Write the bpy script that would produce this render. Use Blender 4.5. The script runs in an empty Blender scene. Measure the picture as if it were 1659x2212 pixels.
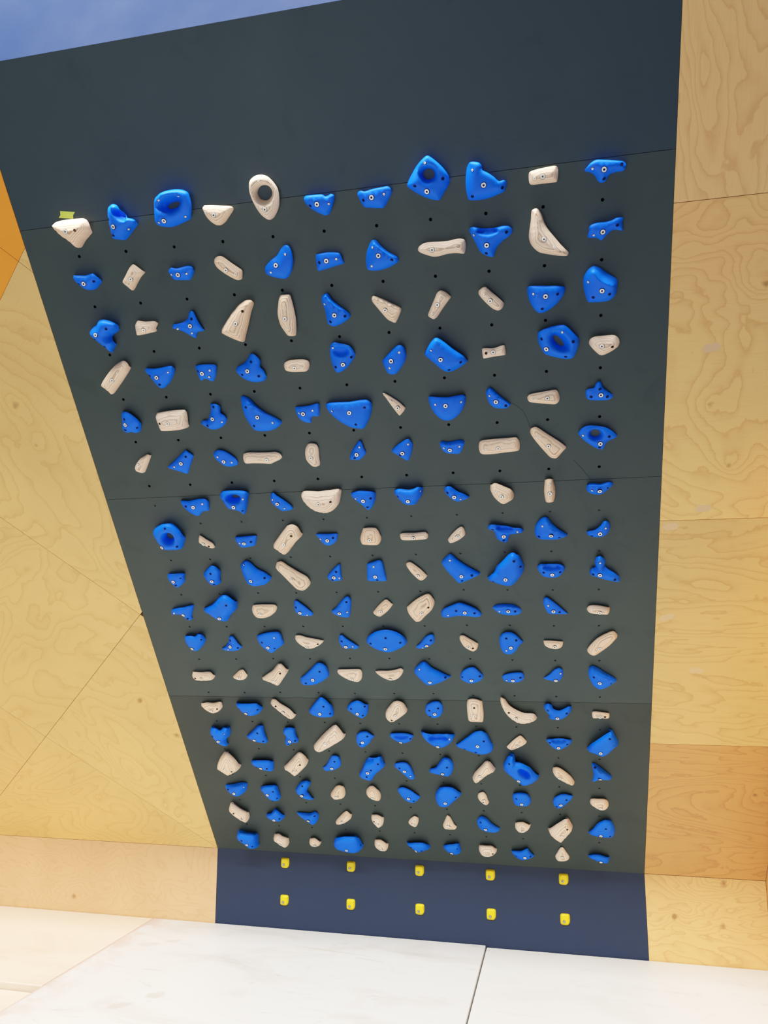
import bpy, bmesh, math, random
import numpy as np
from mathutils import Vector, Matrix, geometry
from mathutils.bvhtree import BVHTree

random.seed(7)
SC = bpy.context.scene
COL = SC.collection
PI = math.pi

# ---------------------------------------------------------------- frames
TH = math.radians(36.8)          # overhang of the board from the vertical
VH = -3.632                      # board coordinate of the fold above the kickboard
HK = 0.425                       # height of the kickboard
S, CO = math.sin(TH), math.cos(TH)
HALF = 1.2365                    # half width of the board

def B2W(u, v, w=0.0):
    s = v - VH
    return Vector((u, -s * S - w * CO, HK + s * CO - w * S))

BM = Matrix(((1, 0, 0), (0, -S, -CO), (0, CO, -S))).to_4x4()   # board axes -> world
def board_matrix(u, v, w=0.0):
    m = BM.copy(); m.translation = B2W(u, v, w); return m
KM = Matrix(((1, 0, 0), (0, 0, -1), (0, 1, 0))).to_4x4()       # vertical wall facing the viewer
def kick_matrix(x, z, y=0.0):
    m = KM.copy(); m.translation = (x, y, z); return m

# ---------------------------------------------------------------- scene helpers
def link(name, me, mats, parent=None, matrix=None):
    o = bpy.data.objects.new(name, me)
    COL.objects.link(o)
    if me is not None and not len(me.materials):
        for m in (mats if isinstance(mats, (list, tuple)) else [mats]):
            me.materials.append(m)
    if parent is not None:
        o.parent = parent
    if matrix is not None:
        o.matrix_local = matrix
    return o

def tag(o, label=None, cat=None, group=None, kind=None):
    if label: o['label'] = label
    if cat: o['category'] = cat
    if group: o['group'] = group
    if kind: o['kind'] = kind
    return o

def mesh_from(verts, faces, name='m', smooth=True, mat_idx=None):
    me = bpy.data.meshes.new(name)
    me.from_pydata([tuple(v) for v in verts], [], [tuple(f) for f in faces])
    if mat_idx is not None:
        me.polygons.foreach_set('material_index', mat_idx)
    if smooth:
        me.polygons.foreach_set('use_smooth', [True] * len(me.polygons))
    me.update()
    return me

def slab(poly, z0, z1, bevel=0.0, seg=2, name='slab'):
    """prism of a flat polygon between two heights, edges optionally rounded"""
    bm = bmesh.new()
    lo = [bm.verts.new((x, y, z0)) for x, y in poly]
    hi = [bm.verts.new((x, y, z1)) for x, y in poly]
    bm.faces.new(hi); bm.faces.new(lo[::-1])
    n = len(poly)
    for i in range(n):
        j = (i + 1) % n
        bm.faces.new((lo[i], lo[j], hi[j], hi[i]))
    bmesh.ops.recalc_face_normals(bm, faces=bm.faces[:])
    if bevel > 0:
        bmesh.ops.bevel(bm, geom=bm.edges[:], offset=bevel, segments=seg, profile=0.5, affect='EDGES')
    me = bpy.data.meshes.new(name); bm.to_mesh(me); bm.free()
    return me

# ---------------------------------------------------------------- materials
def srgb(r, g, b):
    f = lambda c: (c / 255) / 12.92 if c / 255 <= 0.04045 else ((c / 255 + 0.055) / 1.055) ** 2.4
    return (f(r), f(g), f(b), 1)

class NT:
    def __init__(s, name):
        s.m = bpy.data.materials.new(name); s.m.use_nodes = True
        s.t = s.m.node_tree; s.t.nodes.clear()
        s.out = s.n('ShaderNodeOutputMaterial'); s.b = s.n('ShaderNodeBsdfPrincipled')
        s.l(s.b.outputs[0], s.out.inputs[0])
    def n(s, k, **kw):
        x = s.t.nodes.new(k)
        for a, b in kw.items(): setattr(x, a, b)
        return x
    def l(s, a, b): s.t.links.new(a, b)
    def val(s, sock, v):
        if isinstance(v, bpy.types.NodeSocket): s.l(v, sock)
        else: sock.default_value = v
    def math(s, op, a, b=0.0, c=None):
        x = s.n('ShaderNodeMath', operation=op); s.val(x.inputs[0], a); s.val(x.inputs[1], b)
        if c is not None: s.val(x.inputs[2], c)
        return x.outputs[0]
    def mix(s, f, a, b):
        x = s.n('ShaderNodeMix', data_type='RGBA'); s.val(x.inputs[0], f); s.val(x.inputs[6], a); s.val(x.inputs[7], b)
        return x.outputs[2]
    def obj(s): return s.n('ShaderNodeTexCoord').outputs['Object']
    def map(s, vec, scale=(1, 1, 1), rot=(0, 0, 0), loc=(0, 0, 0)):
        x = s.n('ShaderNodeMapping'); s.l(vec, x.inputs[0])
        x.inputs['Scale'].default_value = scale; x.inputs['Rotation'].default_value = rot; x.inputs['Location'].default_value = loc
        return x.outputs[0]
    def noise(s, vec, scale, detail=2, rough=0.5, dist=0.0):
        x = s.n('ShaderNodeTexNoise'); s.l(vec, x.inputs['Vector'])
        x.inputs['Scale'].default_value = scale; x.inputs['Detail'].default_value = detail
        x.inputs['Roughness'].default_value = rough; x.inputs['Distortion'].default_value = dist
        return x.outputs[0]
    def ramp(s, f, stops):
        x = s.n('ShaderNodeValToRGB'); s.l(f, x.inputs[0]); e = x.color_ramp.elements
        e[0].position, e[0].color = stops[0]; e[1].position, e[1].color = stops[-1]
        for p, c in stops[1:-1]:
            q = e.new(p); q.color = c
        return x.outputs[0]
    def maprange(s, v, a, b, c=0.0, d=1.0):
        x = s.n('ShaderNodeMapRange'); s.val(x.inputs[0], v)
        for i, q in enumerate((a, b, c, d)): x.inputs[i + 1].default_value = q
        return x.outputs[0]
    def bump(s, h, strength, dist=0.001):
        x = s.n('ShaderNodeBump'); s.l(h, x.inputs['Height']); x.inputs['Strength'].default_value = strength
        x.inputs['Distance'].default_value = dist; s.l(x.outputs[0], s.b.inputs['Normal'])
    def color(s, c): s.val(s.b.inputs['Base Color'], c)
    def set(s, rough=None, metal=None, spec=None):
        if rough is not None: s.val(s.b.inputs['Roughness'], rough)
        if metal is not None: s.val(s.b.inputs['Metallic'], metal)
        if spec is not None: s.val(s.b.inputs['Specular IOR Level'], spec)

G4 = lambda v: (v, v, v, 1)

def plain(name, c, rough=0.5, metal=0.0, spec=0.5):
    t = NT(name); t.color(c); t.set(rough, metal, spec); return t.m

def mat_paint(name, c, rough=0.55, smudge=0.5, spec=0.35):
    t = NT(name); v = t.obj()
    dark = (c[0] * .72, c[1] * .76, c[2] * .78, 1); lite = (c[0] * 1.18 + .004, c[1] * 1.18 + .004, c[2] * 1.18 + .004, 1)
    big = t.noise(v, 2.2, 4, .6)
    sm = t.maprange(t.noise(v, 6.0, 5, .62, .8), .57, .70)
    lt = t.maprange(t.noise(t.map(v, loc=(7, 3, 1)), 3.1, 4, .6), .55, .8)
    c1 = t.mix(t.math('MULTIPLY', lt, .35 * smudge), c, lite)
    c2 = t.mix(t.math('MULTIPLY', sm, .62 * smudge), c1, dark)
    t.color(c2)
    t.set(t.maprange(big, .3, .7, rough - .06, rough + .06), 0, spec)
    t.bump(t.noise(v, 420, 2), .25, .0006)
    return t.m

def mat_blue():
    t = NT('blue_resin'); v = t.obj()
    n = t.noise(v, 14, 2)
    t.color(t.mix(n, srgb(0, 102, 246), srgb(0, 124, 255)))
    t.set(.5, 0, .22)
    t.bump(t.noise(v, 900, 2), .35, .0004)
    return t.m

def mat_holdwood():
    """laminated birch: the layers lie parallel to the board, so the carved shape shows them as contour lines"""
    t = NT('laminated_birch'); v = t.obj()
    rnd = t.n('ShaderNodeObjectInfo').outputs['Random']
    sep = t.n('ShaderNodeSeparateXYZ'); t.l(v, sep.inputs[0])
    wob = t.noise(v, 28, 2)
    z = t.math('ADD', sep.outputs[2], t.math('MULTIPLY', wob, .006))
    ph = t.math('ADD', t.math('MULTIPLY', z, 1 / .0037 * 2 * PI), t.math('MULTIPLY', rnd, 6.0))
    w = t.math('SINE', ph)
    line = t.maprange(w, .25, 1.0)
    fib = t.noise(t.map(v, scale=(40, 400, 200)), 1.0, 3)
    light, mid, dark = srgb(254, 236, 216), srgb(246, 222, 196), srgb(140, 106, 80)
    c = t.mix(fib, light, mid)
    c = t.mix(t.math('MULTIPLY', line, t.maprange(t.noise(v, 9, 1), .3, .7, .28, .78)), c, dark)
    tint = t.mix(rnd, (1, 1, 1, 1), (1.0, .92, .84, 1))
    mm = t.n('ShaderNodeMix', data_type='RGBA', blend_type='MULTIPLY'); mm.inputs[0].default_value = 1
    t.l(c, mm.inputs[6]); t.l(tint, mm.inputs[7]); t.color(mm.outputs[2])
    t.set(.6, 0, .3)
    t.bump(fib, .15, .0004)
    return t.m

def mat_ply(name, base, dark, rot=0.0, stretch=(1.0, .45), freq=26, knots=(), seed=0.0, contrast=.5, lite=None):
    """rotary-cut birch veneer: flowing contour lines, closing into rings round the knots"""
    t = NT(name); v = t.map(t.obj(), rot=(0, 0, rot), loc=(seed, seed * .7, 0))
    raw = t.obj()
    f = t.noise(t.map(v, scale=(stretch[0], stretch[1], 1)), 1.45, 3.0, .5, .7)
    f = t.math('MULTIPLY', f, freq * 1.25)
    kd = None
    for (kx, ky, r) in knots:
        d = t.n('ShaderNodeVectorMath', operation='DISTANCE'); t.l(raw, d.inputs[0]); d.inputs[1].default_value = (kx, ky, 0)
        dw = t.math('ADD', d.outputs['Value'], t.math('MULTIPLY', t.math('SUBTRACT', t.noise(t.map(raw, scale=(1, 1, 1)), 16, 3, .6), .5), .05))
        e = t.math('POWER', 2.718, t.math('MULTIPLY', dw, -1 / (r * 2.6)))
        f = t.math('ADD', f, t.math('MULTIPLY', e, 2.6))
        q = t.maprange(dw, r * .7, 0)
        kd = q if kd is None else t.math('MAXIMUM', kd, q)
    f = t.math('ADD', f, t.math('MULTIPLY', t.noise(v, 8, 4, .6), 1.3))
    fr = t.math('FRACT', f)
    line = t.ramp(fr, [(0, G4(.10)), (.5, G4(.12)), (.80, G4(.45)), (.93, G4(1)), (1, G4(.1))])
    fib = t.noise(t.map(v, scale=(9, 220, 9)), 1.0, 4, .6)
    broad = t.noise(t.map(v, scale=(1.2, .7, 1)), 1.7, 2)
    lite = lite or tuple(min(1, c * 1.14) for c in base[:3]) + (1,)
    c = t.mix(t.maprange(broad, .3, .7), base, lite)
    c = t.mix(t.math('MULTIPLY', line, contrast), c, dark)
    c = t.mix(t.math('MULTIPLY', t.maprange(fib, .52, .75), contrast * .5), c, dark)
    if kd is not None:
        c = t.mix(t.math('MULTIPLY', kd, .6), c, (dark[0] * .45, dark[1] * .36, dark[2] * .3, 1))
    t.color(c); t.set(.42, 0, .4)
    return t.m

# x, y, half length, half width, turn, strength
STAINS = [(-1.12, -.93, .050, .035, .5, .40), (-1.23, -1.06, .060, .028, .6, .36), (-1.347, -.308, .050, .022, .5, .32), (-1.46, -.38, .07, .030, .4, .28), (-.42, -.26, .22, .010, -.12, .30), (-.20, -.33, .10, .008, -.2, .35)]
def mat_vinyl(name, base, stain, seed=0.0, amount=.5, pink=False):
    t = NT(name); v = t.map(t.obj(), loc=(seed, seed * .6, 0))
    a = t.maprange(t.noise(t.map(v, scale=(1, 2.2, 1)), 1.6, 5, .62, .9), .52, .74)
    b = t.maprange(t.noise(t.map(v, scale=(1, 3.6, 1), rot=(0, 0, .12)), 3.0, 5, .7, 1.6), .60, .70)
    c = t.mix(t.math('MULTIPLY', a, amount), base, stain)
    c = t.mix(t.math('MULTIPLY', b, amount * .65), c, (stain[0] * .72, stain[1] * .74, stain[2] * .78, 1))
    if pink:                                         # reddish scuffing beside the seam with the left-hand mat
        sp = t.n('ShaderNodeSeparateXYZ'); t.l(t.obj(), sp.inputs[0])
        dx = t.math('SUBTRACT', t.math('SUBTRACT', sp.outputs[0], t.math('MULTIPLY', sp.outputs[1], .08)), -1.64)
        k = t.math('MULTIPLY', t.maprange(dx, .20, 0), t.maprange(t.noise(t.obj(), 7, 4, .65), .42, .60))
        k = t.math('MAXIMUM', t.math('MULTIPLY', k, .6), t.math('MULTIPLY', t.maprange(dx, .030, .004), .9))
        c = t.mix(k, c, srgb(190, 146, 132))
    if pink:                                         # shoe marks and chalk stains
        for (sx, sy, a, bb, ro, k_) in STAINS:
            q = t.map(t.n('ShaderNodeTexCoord').outputs['Object'], loc=(-sx, -sy, 0))
            q = t.map(t.map(q, rot=(0, 0, -ro)), scale=(1 / a, 1 / bb, 0))
            L = t.n('ShaderNodeVectorMath', operation='LENGTH'); t.l(q, L.inputs[0])
            dd = t.math('ADD', L.outputs['Value'], t.math('MULTIPLY', t.math('SUBTRACT', t.noise(t.obj(), 18, 3, .6), .5), .9))
            c = t.mix(t.math('MULTIPLY', t.maprange(dd, 1.05, .75), k_), c, srgb(168, 152, 134))
    t.color(c); t.set(.45, 0, .4)
    t.bump(t.noise(v, 5, 3), .12, .01)
    return t.m

# hold table: row, column, kind, shape, bolt position on the board (mm), height (mm), outline, screws, screw holes, opening, hollow, ridge (mm from the bolt)
HOLDS = [
(1,1,'W','fat teardrop',[-1004,-89],64,29,[-60,4,-46,-17,-21,-40,-2,-62,7,-69,16,-66,43,-42,76,-19,90,4,85,29,70,37,22,39,-27,39,-64,34,-69,23],0,[40,1],0,0,0),
(1,2,'B','boot-shaped',[-804,-93],61,29,[-33,27,-36,3,-38,-30,-37,-46,-16,-52,8,-56,31,-41,49,-26,76,-5,83,9,74,18,55,24,44,35,34,57,28,72,11,78,-12,76,-22,65,-29,46],[48,-16],[-16,28,-17,-32],0,[49,14,41,14,30,20,19,30,12,43,10,54,14,61,22,61,33,55,44,45,51,32,53,21],0),
(1,3,'B','big boxy ring',[-601,-95],49,29,[-51,2,-44,-15,-22,-24,11,-28,45,-21,79,-12,95,-4,117,38,119,69,115,87,97,97,64,102,16,100,-17,90,-33,73,-43,39],[-2,73,80,78,85,5,-24,-4],0,[66,53,63,47,54,41,41,37,27,36,16,38,12,42,15,48,24,54,38,58,51,59,62,57],[91,68,85,54,66,40,39,31,10,29,-12,35,-22,47,-16,61,3,75,31,84,60,85,81,80],0),
(1,4,'W','half-moon',[-402,-97],35,32,[-46,13,-40,-6,-25,-26,-8,-38,8,-40,28,-31,48,-13,67,5,75,17,62,24,26,29,-6,34,-40,36,-49,28],[-32,12],0,0,0,0),
(1,5,'W','oval ring',[-200,-99],39,31,[-55,65,-52,40,-41,7,-27,-19,-9,-36,4,-40,20,-32,40,-10,53,13,58,40,57,64,46,87,30,106,12,115,-14,117,-36,111,-48,99,-53,84],[-5,100],0,[31,52,24,40,12,31,-3,29,-17,34,-25,45,-27,58,-20,71,-8,79,7,80,21,75,29,65],0,0),
(1,6,'B','notched triangular',[-1,-103],36,36,[-49,4,-33,-14,-6,-33,16,-43,33,-40,51,-13,63,10,65,23,52,28,34,22,21,30,-10,32,-41,32,-52,28,-54,18],[43,-3],[-29,-3],0,0,0),
(2,4,'W','slanting bean',[-402,-298],30,39,[-48,24,-40,8,-15,-16,13,-36,32,-45,47,-42,55,-27,60,-9,43,7,17,29,-7,50,-25,53,-44,46,-48,35],[35,-18],0,0,0,0),
(2,5,'B','shark-fin',[-200,-300],29,42,[-51,-30,-33,-42,-7,-51,19,-56,38,-47,54,-25,67,6,69,38,63,60,53,68,36,64,21,52,3,32,-23,18,-50,-3,-54,-15],[-26,-24,45,36],0,0,0,0),
(2,6,'B','angular block',[0,-303],29,46,[-46,-5,-47,-30,-42,-37,-19,-34,23,-26,58,-20,61,-15,56,11,49,23,8,29,-30,26,-44,22],[39,3],[-29,-4],0,0,0),
(1,7,'B','wide saddle-backed',[201,-103],30,45,[-52,3,-45,-14,-35,-31,-12,-36,21,-41,35,-41,48,-27,63,-7,72,8,71,22,60,30,41,29,6,27,-24,22,-37,26,-52,22,-55,13],[46,6],[-32,-6],0,0,0),
(1,8,'B','big diamond-shaped ring',[402,-105],42,56,[-71,20,-54,6,-23,-15,9,-30,34,-36,42,-33,58,-12,77,13,82,31,74,52,60,72,38,95,17,112,7,113,-12,102,-34,83,-58,52,-71,31],[3,92],[-41,22,60,35],[29,51,26,43,18,37,7,36,-3,39,-9,47,-11,56,-8,64,0,70,11,71,21,68,27,60],[37,55,32,44,20,37,4,36,-11,40,-21,50,-24,62,-19,73,-7,80,9,81,23,76,34,67],0),
(1,9,'B','big two-horned',[601,-107],42,74,[-64,-10,-61,-33,-56,-45,-24,-49,13,-47,45,-39,68,-31,75,-17,79,-3,70,7,52,6,37,21,18,36,-2,48,-3,60,-11,72,-27,77,-43,77,-55,63,-61,39,-64,13],[-35,52],[63,-16,-42,-33],0,0,0),
(2,7,'B','rounded triangular',[200,-304],37,54,[-55,-30,-53,-49,-28,-56,3,-55,34,-48,64,-35,71,-25,65,-12,37,6,13,29,0,48,-12,55,-24,52,-36,36,-47,15,-53,-9],[-18,31,-32,-36],[48,-21],0,0,[-10,41,25,11,65,-17]),
(2,8,'W','long shoe-sole',[401,-303],33,67,[-47,-9,-22,-21,-2,-28,20,-29,50,-24,84,-24,111,-29,118,-20,122,7,118,22,101,27,80,26,59,23,29,24,-4,26,-30,24,-49,14,-56,2],[88,-4],0,0,0,0),
(2,9,'B','whale-tail',[599,-306],43,79,[-52,29,-40,4,-31,-17,-21,-31,1,-44,18,-48,22,-44,34,-17,56,4,79,17,92,31,92,43,79,55,59,58,30,54,1,54,-27,60,-43,65,-57,61,-61,50],[-43,38],[72,37,-4,-30],0,[44,45,39,38,25,34,5,33,-14,36,-28,42,-34,49,-28,56,-14,60,5,61,25,58,39,52],0),
(1,10,'W','rounded block',[802,-103],28,95,[-46,-16,-39,-24,0,-25,39,-25,49,-23,53,-2,52,20,42,28,13,27,-18,24,-42,19,-47,8],[-27,-2],0,0,0,0),
(1,11,'B','three-armed',[1004,-104],36,114,[-58,-2,-39,-8,-26,-21,-18,-36,-7,-43,8,-40,15,-28,24,-19,43,-15,66,-14,74,-5,74,8,63,17,31,24,1,29,-25,32,-42,25,-55,12,-62,3],[-37,7],[58,9,1,-30],0,0,0),
(2,10,'W','large boomerang',[800,-306],45,94,[-43,65,-48,38,-52,7,-46,-17,-33,-35,-17,-48,7,-56,47,-66,78,-70,86,-63,83,-54,60,-29,41,-4,16,29,4,52,-3,78,-16,99,-26,103,-38,98,-41,84],[34,-31],0,0,0,0),
(2,11,'B','fish-shaped',[1001,-304],32,109,[-46,-18,-17,-22,-2,-32,18,-14,33,-2,49,-1,70,-6,68,19,71,37,48,41,33,35,13,31,-18,31,-37,27,-46,18,-45,6,-50,-10],[-30,-8],[49,17],0,0,0),
(2,1,'B','small scooped',[-1004,-290],44,34,[-49,6,-38,-9,-20,-26,-2,-32,21,-31,37,-22,64,3,55,22,42,34,11,28,-16,31,-53,33,-54,24],0,[-26,1,43,4],0,0,0),
(2,2,'W','tilted square',[-803,-293],33,35,[-48,-16,-33,-33,-19,-47,-11,-44,10,-22,32,1,54,18,41,35,22,52,8,51,-10,36,-31,13,-48,-5],[-19,-19],0,0,0,0),
(2,3,'B','small bean',[-602,-296],30,37,[-42,-3,-29,-21,1,-25,33,-27,45,-16,61,5,64,20,49,28,22,26,-2,23,-26,28,-43,22,-46,13],[-27,3,36,1],0,0,0,0),
(3,1,'B','hooked heart',[-1006,-492],64,39,[-43,-16,-30,-32,-3,-62,17,-87,20,-91,28,-79,53,-48,47,-26,47,-17,75,-2,82,9,91,30,74,44,45,54,4,48,-7,35,-22,27,-44,14,-48,0],0,[54,20,-19,-20,16,-54],0,0,0),
(3,2,'W','small bone-shaped',[-804,-495],38,40,[-49,-16,-45,-25,-20,-24,11,-20,37,-16,45,1,58,22,45,29,9,30,-21,37,-39,29,-45,14],[-26,5],0,0,0,0),
(3,3,'B','jagged star-shaped',[-602,-497],31,43,[-84,-10,-63,-16,-40,-28,-19,-44,-1,-55,7,-46,15,-32,41,-30,45,-24,39,-3,31,22,25,50,16,58,-1,52,-9,32,-27,18,-50,12,-82,9,-89,-3],[-63,-9,-4,-31],[12,27],0,0,0),
(3,4,'W','big wedge',[-402,-501],48,45,[-77,-40,-57,-54,-27,-71,-2,-82,5,-82,19,-56,42,-9,62,36,81,71,74,82,51,82,12,64,-22,35,-48,8,-73,-19,-79,-34],0,[39,45],0,0,0),
(4,1,'W','slanting brick-shaped',[-1005,-692],42,43,[-65,-37,-47,-57,-38,-69,-26,-63,17,-25,59,15,80,39,83,61,66,76,24,62,-10,39,-52,3,-74,-22],[34,30],0,0,0,0),
(4,2,'B','flat-topped triangular',[-803,-696],35,45,[-52,15,-38,-11,-21,-43,-8,-55,8,-54,39,-32,63,-3,81,31,72,43,30,38,-6,37,-46,39,-59,29],[55,18],[-34,8,1,-33],0,0,0),
(4,3,'B','tooth-shaped',[-602,-697],24,48,[-28,-9,-22,-35,-8,-29,8,-30,18,-38,34,-40,50,-16,61,11,64,31,3,37,-30,32,-32,25],[37,11,26,-17],[-19,10],0,0,0),
(3,5,'W','tall curved block',[-200,-502],35,49,[-35,6,-32,-26,-20,-53,-7,-73,17,-76,23,-74,33,-46,39,0,38,46,35,77,30,89,-4,90,-16,81,-24,58,-33,28],[3,-40],0,0,0,0),
(3,6,'B','leaning triangular',[0,-506],41,53,[-48,45,-42,16,-41,-20,-37,-38,-20,-48,-3,-47,26,-36,51,-21,57,-8,43,10,19,31,-5,57,-16,79,-27,82,-43,73,-49,60],[-34,44],[40,-8,-23,-26],0,0,[-25,73,8,34,58,-1]),
(4,4,'B','bell-shaped',[-401,-700],30,51,[-54,-11,-40,-29,-14,-47,14,-55,43,-55,61,-48,69,-32,66,-7,54,12,59,38,50,55,35,68,16,63,6,49,-17,29,-50,15,-58,2],0,[23,37,43,-25,-28,-15],0,0,0),
(4,5,'W','small rounded bar',[-200,-703],28,55,[-45,-12,-19,-21,9,-23,38,-23,51,-15,58,1,61,20,45,29,12,32,-18,31,-43,21,-49,9],[31,0],0,0,0,0),
(4,6,'B','deep pocketed',[2,-704],30,59,[-51,38,-50,10,-43,-24,-31,-37,-4,-29,22,-8,45,18,52,34,48,55,33,75,1,85,-24,91,-44,78,-49,60],[-31,70],[38,26,-32,-9],0,[37,50,30,38,14,30,-7,28,-26,33,-39,44,-43,57,-35,69,-19,77,1,79,21,74,34,63],0),
(3,7,'W','guitar-pick-shaped',[200,-505],36,60,[-49,30,-39,15,-20,-13,0,-40,18,-52,30,-56,40,-44,54,-19,59,-2,40,12,7,32,-27,49,-43,55,-52,43],[-27,26],0,0,0,[-36,49,11,25,59,-5]),
(3,8,'W','narrow leaning wedge',[401,-503],27,70,[-36,-48,-21,-57,-7,-50,20,-17,44,11,52,23,35,42,16,50,1,41,-13,16,-29,-13,-42,-38],[-23,-31],0,0,0,0),
(3,9,'W','slanting lozenge',[599,-505],34,81,[-36,13,-20,-8,4,-33,23,-43,36,-41,47,-29,48,-14,28,9,4,32,-12,49,-25,49,-40,38,-43,25],[-19,23],0,0,0,0),
(4,7,'B','leaf-shaped',[200,-703],33,66,[-38,-17,-31,-40,-21,-58,4,-62,23,-47,44,-21,56,1,58,22,55,48,40,60,23,54,-4,32,-31,7,-41,-6],[36,32,-10,-29],0,0,0,0),
(4,8,'B','large lopsided slab',[398,-706],58,74,[-60,4,-34,-22,-5,-52,17,-64,44,-60,76,-45,99,-28,100,-24,86,2,52,30,19,62,-4,80,-17,81,-39,60,-59,31,-68,15],[-33,39],[75,-19,27,-48],0,0,0),
(4,9,'W','small flat bar',[598,-702],23,82,[-42,-17,-38,-26,7,-21,40,-19,47,-15,46,7,43,22,27,20,0,14,-35,17,-43,10],0,[-27,-1],0,0,0),
(3,10,'B','big shield-shaped',[800,-505],43,93,[-60,-14,-44,-48,-28,-65,-7,-66,23,-52,49,-30,66,-7,71,8,69,23,37,33,4,35,-29,38,-58,38,-66,24],[-43,12],[43,4,-13,-46],0,0,0),
(3,11,'B','big scooped boulder',[999,-504],43,104,[-61,4,-55,-21,-47,-42,-36,-45,-3,-47,29,-44,49,-28,56,-5,57,23,50,35,22,55,-3,75,-23,84,-35,82,-47,74,-59,56,-64,37],[-47,33],[27,-16,-30,-24],0,0,[-29,66,-9,36,39,9]),
(4,10,'B','big pentagonal ring',[798,-702],39,94,[-27,15,-17,-7,-5,-27,33,-42,71,-52,97,-50,110,-30,119,-5,122,22,107,42,86,67,65,84,27,83,-7,75,-28,63,-31,41],[59,60],[-17,39,98,21,70,-37],[63,0,57,-1,47,4,37,13,29,25,25,35,27,42,33,43,43,38,53,29,61,17,65,7],[84,-11,69,-16,50,-9,31,7,18,28,14,48,19,62,33,66,52,60,71,44,84,23,89,3],0),
(4,11,'W','rounded triangular',[999,-706],40,102,[-39,-5,-23,-25,-6,-41,8,-43,35,-32,60,-15,67,0,63,16,47,33,14,35,-24,34,-40,26,-44,7],0,[38,-6],0,0,0),
(5,9,'B','leaning crescent',[597,-902],26,84,[-28,-8,-11,-28,10,-34,37,-36,53,-26,57,-16,39,-2,13,24,-8,49,-22,58,-34,46,-38,32],[-23,26],[38,-19],0,0,[-24,48,9,22,50,-12]),
(5,10,'W','tapered bar',[796,-901],21,91,[-75,-8,-66,-17,-40,-22,-4,-28,29,-32,43,-23,48,-8,44,15,33,31,-3,27,-38,23,-67,18,-76,6],[-45,1],0,0,0,0),
(5,11,'B','witch-hat-shaped',[998,-902],20,99,[-55,-5,-47,-20,-13,-26,26,-27,44,-19,46,-7,26,11,9,29,2,48,-9,55,-19,43,-26,29,-50,25,-56,14],0,[-3,24,-36,-6,24,-10],0,0,0),
(5,1,'B','small lopsided',[-1006,-894],41,47,[-25,15,-36,-21,-35,-34,-21,-47,1,-45,22,-51,41,-45,52,-27,63,5,47,31,25,52,8,57,-16,51],0,[3,26,45,-20,-11,-26],0,0,0),
(5,2,'W','big chunky block',[-804,-898],46,49,[-61,1,-58,-32,-49,-43,-8,-45,35,-43,71,-35,78,-23,89,39,84,50,47,52,-2,50,-48,43,-62,30],0,[-39,0],0,0,0),
(5,3,'B','anchor-shaped',[-603,-897],30,52,[-62,-28,-48,-39,-26,-53,-1,-54,26,-45,46,-29,55,-11,56,7,40,23,41,43,41,58,20,66,-3,62,-4,43,-18,12,-32,-7,-53,-8,-66,-19],[37,-17],[18,54,-32,-31],0,0,0),
(5,4,'B','big leaning crescent',[-400,-901],36,55,[-68,34,-63,-2,-49,-39,-34,-65,0,-72,36,-71,67,-61,92,-41,93,-28,63,-6,27,18,-3,48,-23,77,-49,91,-63,87,-67,64],[61,-29],[-42,47,-27,-41],0,0,[-26,65,21,21,90,-22]),
(6,1,'W','small egg-shaped',[-1007,-1093],29,51,[-28,-34,-9,-43,8,-43,23,-24,43,6,62,37,55,48,35,41,3,23,-22,0,-32,-18],0,0,0,0,0),
(6,2,'B','pointed kite-shaped',[-803,-1096],21,53,[-55,-33,-19,-47,9,-57,27,-29,49,9,61,31,45,52,32,60,-7,32,-49,1,-79,-22],[-37,-15],[31,32],0,0,0),
(6,3,'B','slanting scooped oval',[-602,-1099],18,56,[-40,9,-23,-11,-3,-27,20,-31,51,-25,59,-16,58,8,41,28,14,49,-15,56,-37,45,-47,31],[-23,24,36,-6],0,0,0,0),
(6,4,'W','long wavy bar',[-400,-1099],22,59,[-113,-8,-104,-19,-74,-19,-32,-22,7,-26,26,-19,54,-8,65,3,63,22,44,32,13,32,-35,33,-82,36,-107,28,-113,13],0,0,0,0,0),
(7,2,'B','broad notched',[-796,-1311],28,57,[-59,-6,-42,-30,-19,-50,4,-56,16,-46,34,-32,60,-31,68,-5,73,26,57,37,28,37,-14,29,-55,31,-68,22],[48,15],[-36,5],0,0,0),
(7,3,'B','slotted',[-595,-1312],45,59,[-52,6,-38,-21,-12,-28,14,-38,25,-53,33,-50,47,-20,62,23,74,62,57,74,14,78,-33,76,-63,57,-66,44],[53,40],[-44,30,32,-26],[27,36,23,32,15,29,5,28,-5,30,-11,33,-13,37,-9,42,-1,44,9,45,19,44,25,40],[44,44,36,33,21,26,1,24,-18,28,-30,36,-33,47,-25,57,-10,64,10,66,29,62,41,54],0),
(7,4,'B','slanting narrow',[-393,-1312],26,63,[-34,1,-12,-28,12,-46,55,-41,62,-34,57,-13,30,15,2,39,-11,53,-28,43,-33,25],[-19,20,28,-25],0,0,0,0),
(5,5,'B','stepped',[-200,-901],21,60,[-33,-9,-23,-29,-5,-42,19,-48,23,-45,30,-20,53,-20,63,-17,69,13,72,37,60,39,29,33,-6,31,-35,26],[-18,4,43,12],0,0,0,0),
(5,6,'B','very big flat-topped',[2,-903],39,64,[-96,5,-76,-24,-45,-53,-9,-75,24,-83,43,-84,59,-64,78,-30,91,9,92,33,76,47,44,47,5,43,-39,44,-79,44,-98,37,-104,26],[-72,11],[66,18,18,-55],0,0,0),
(5,7,'W','sharp thorn-shaped',[200,-902],18,69,[-44,39,-26,6,-8,-25,2,-38,12,-31,26,-15,29,-3,9,22,-21,46,-48,64,-57,62],[-24,31],0,0,0,0),
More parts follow.
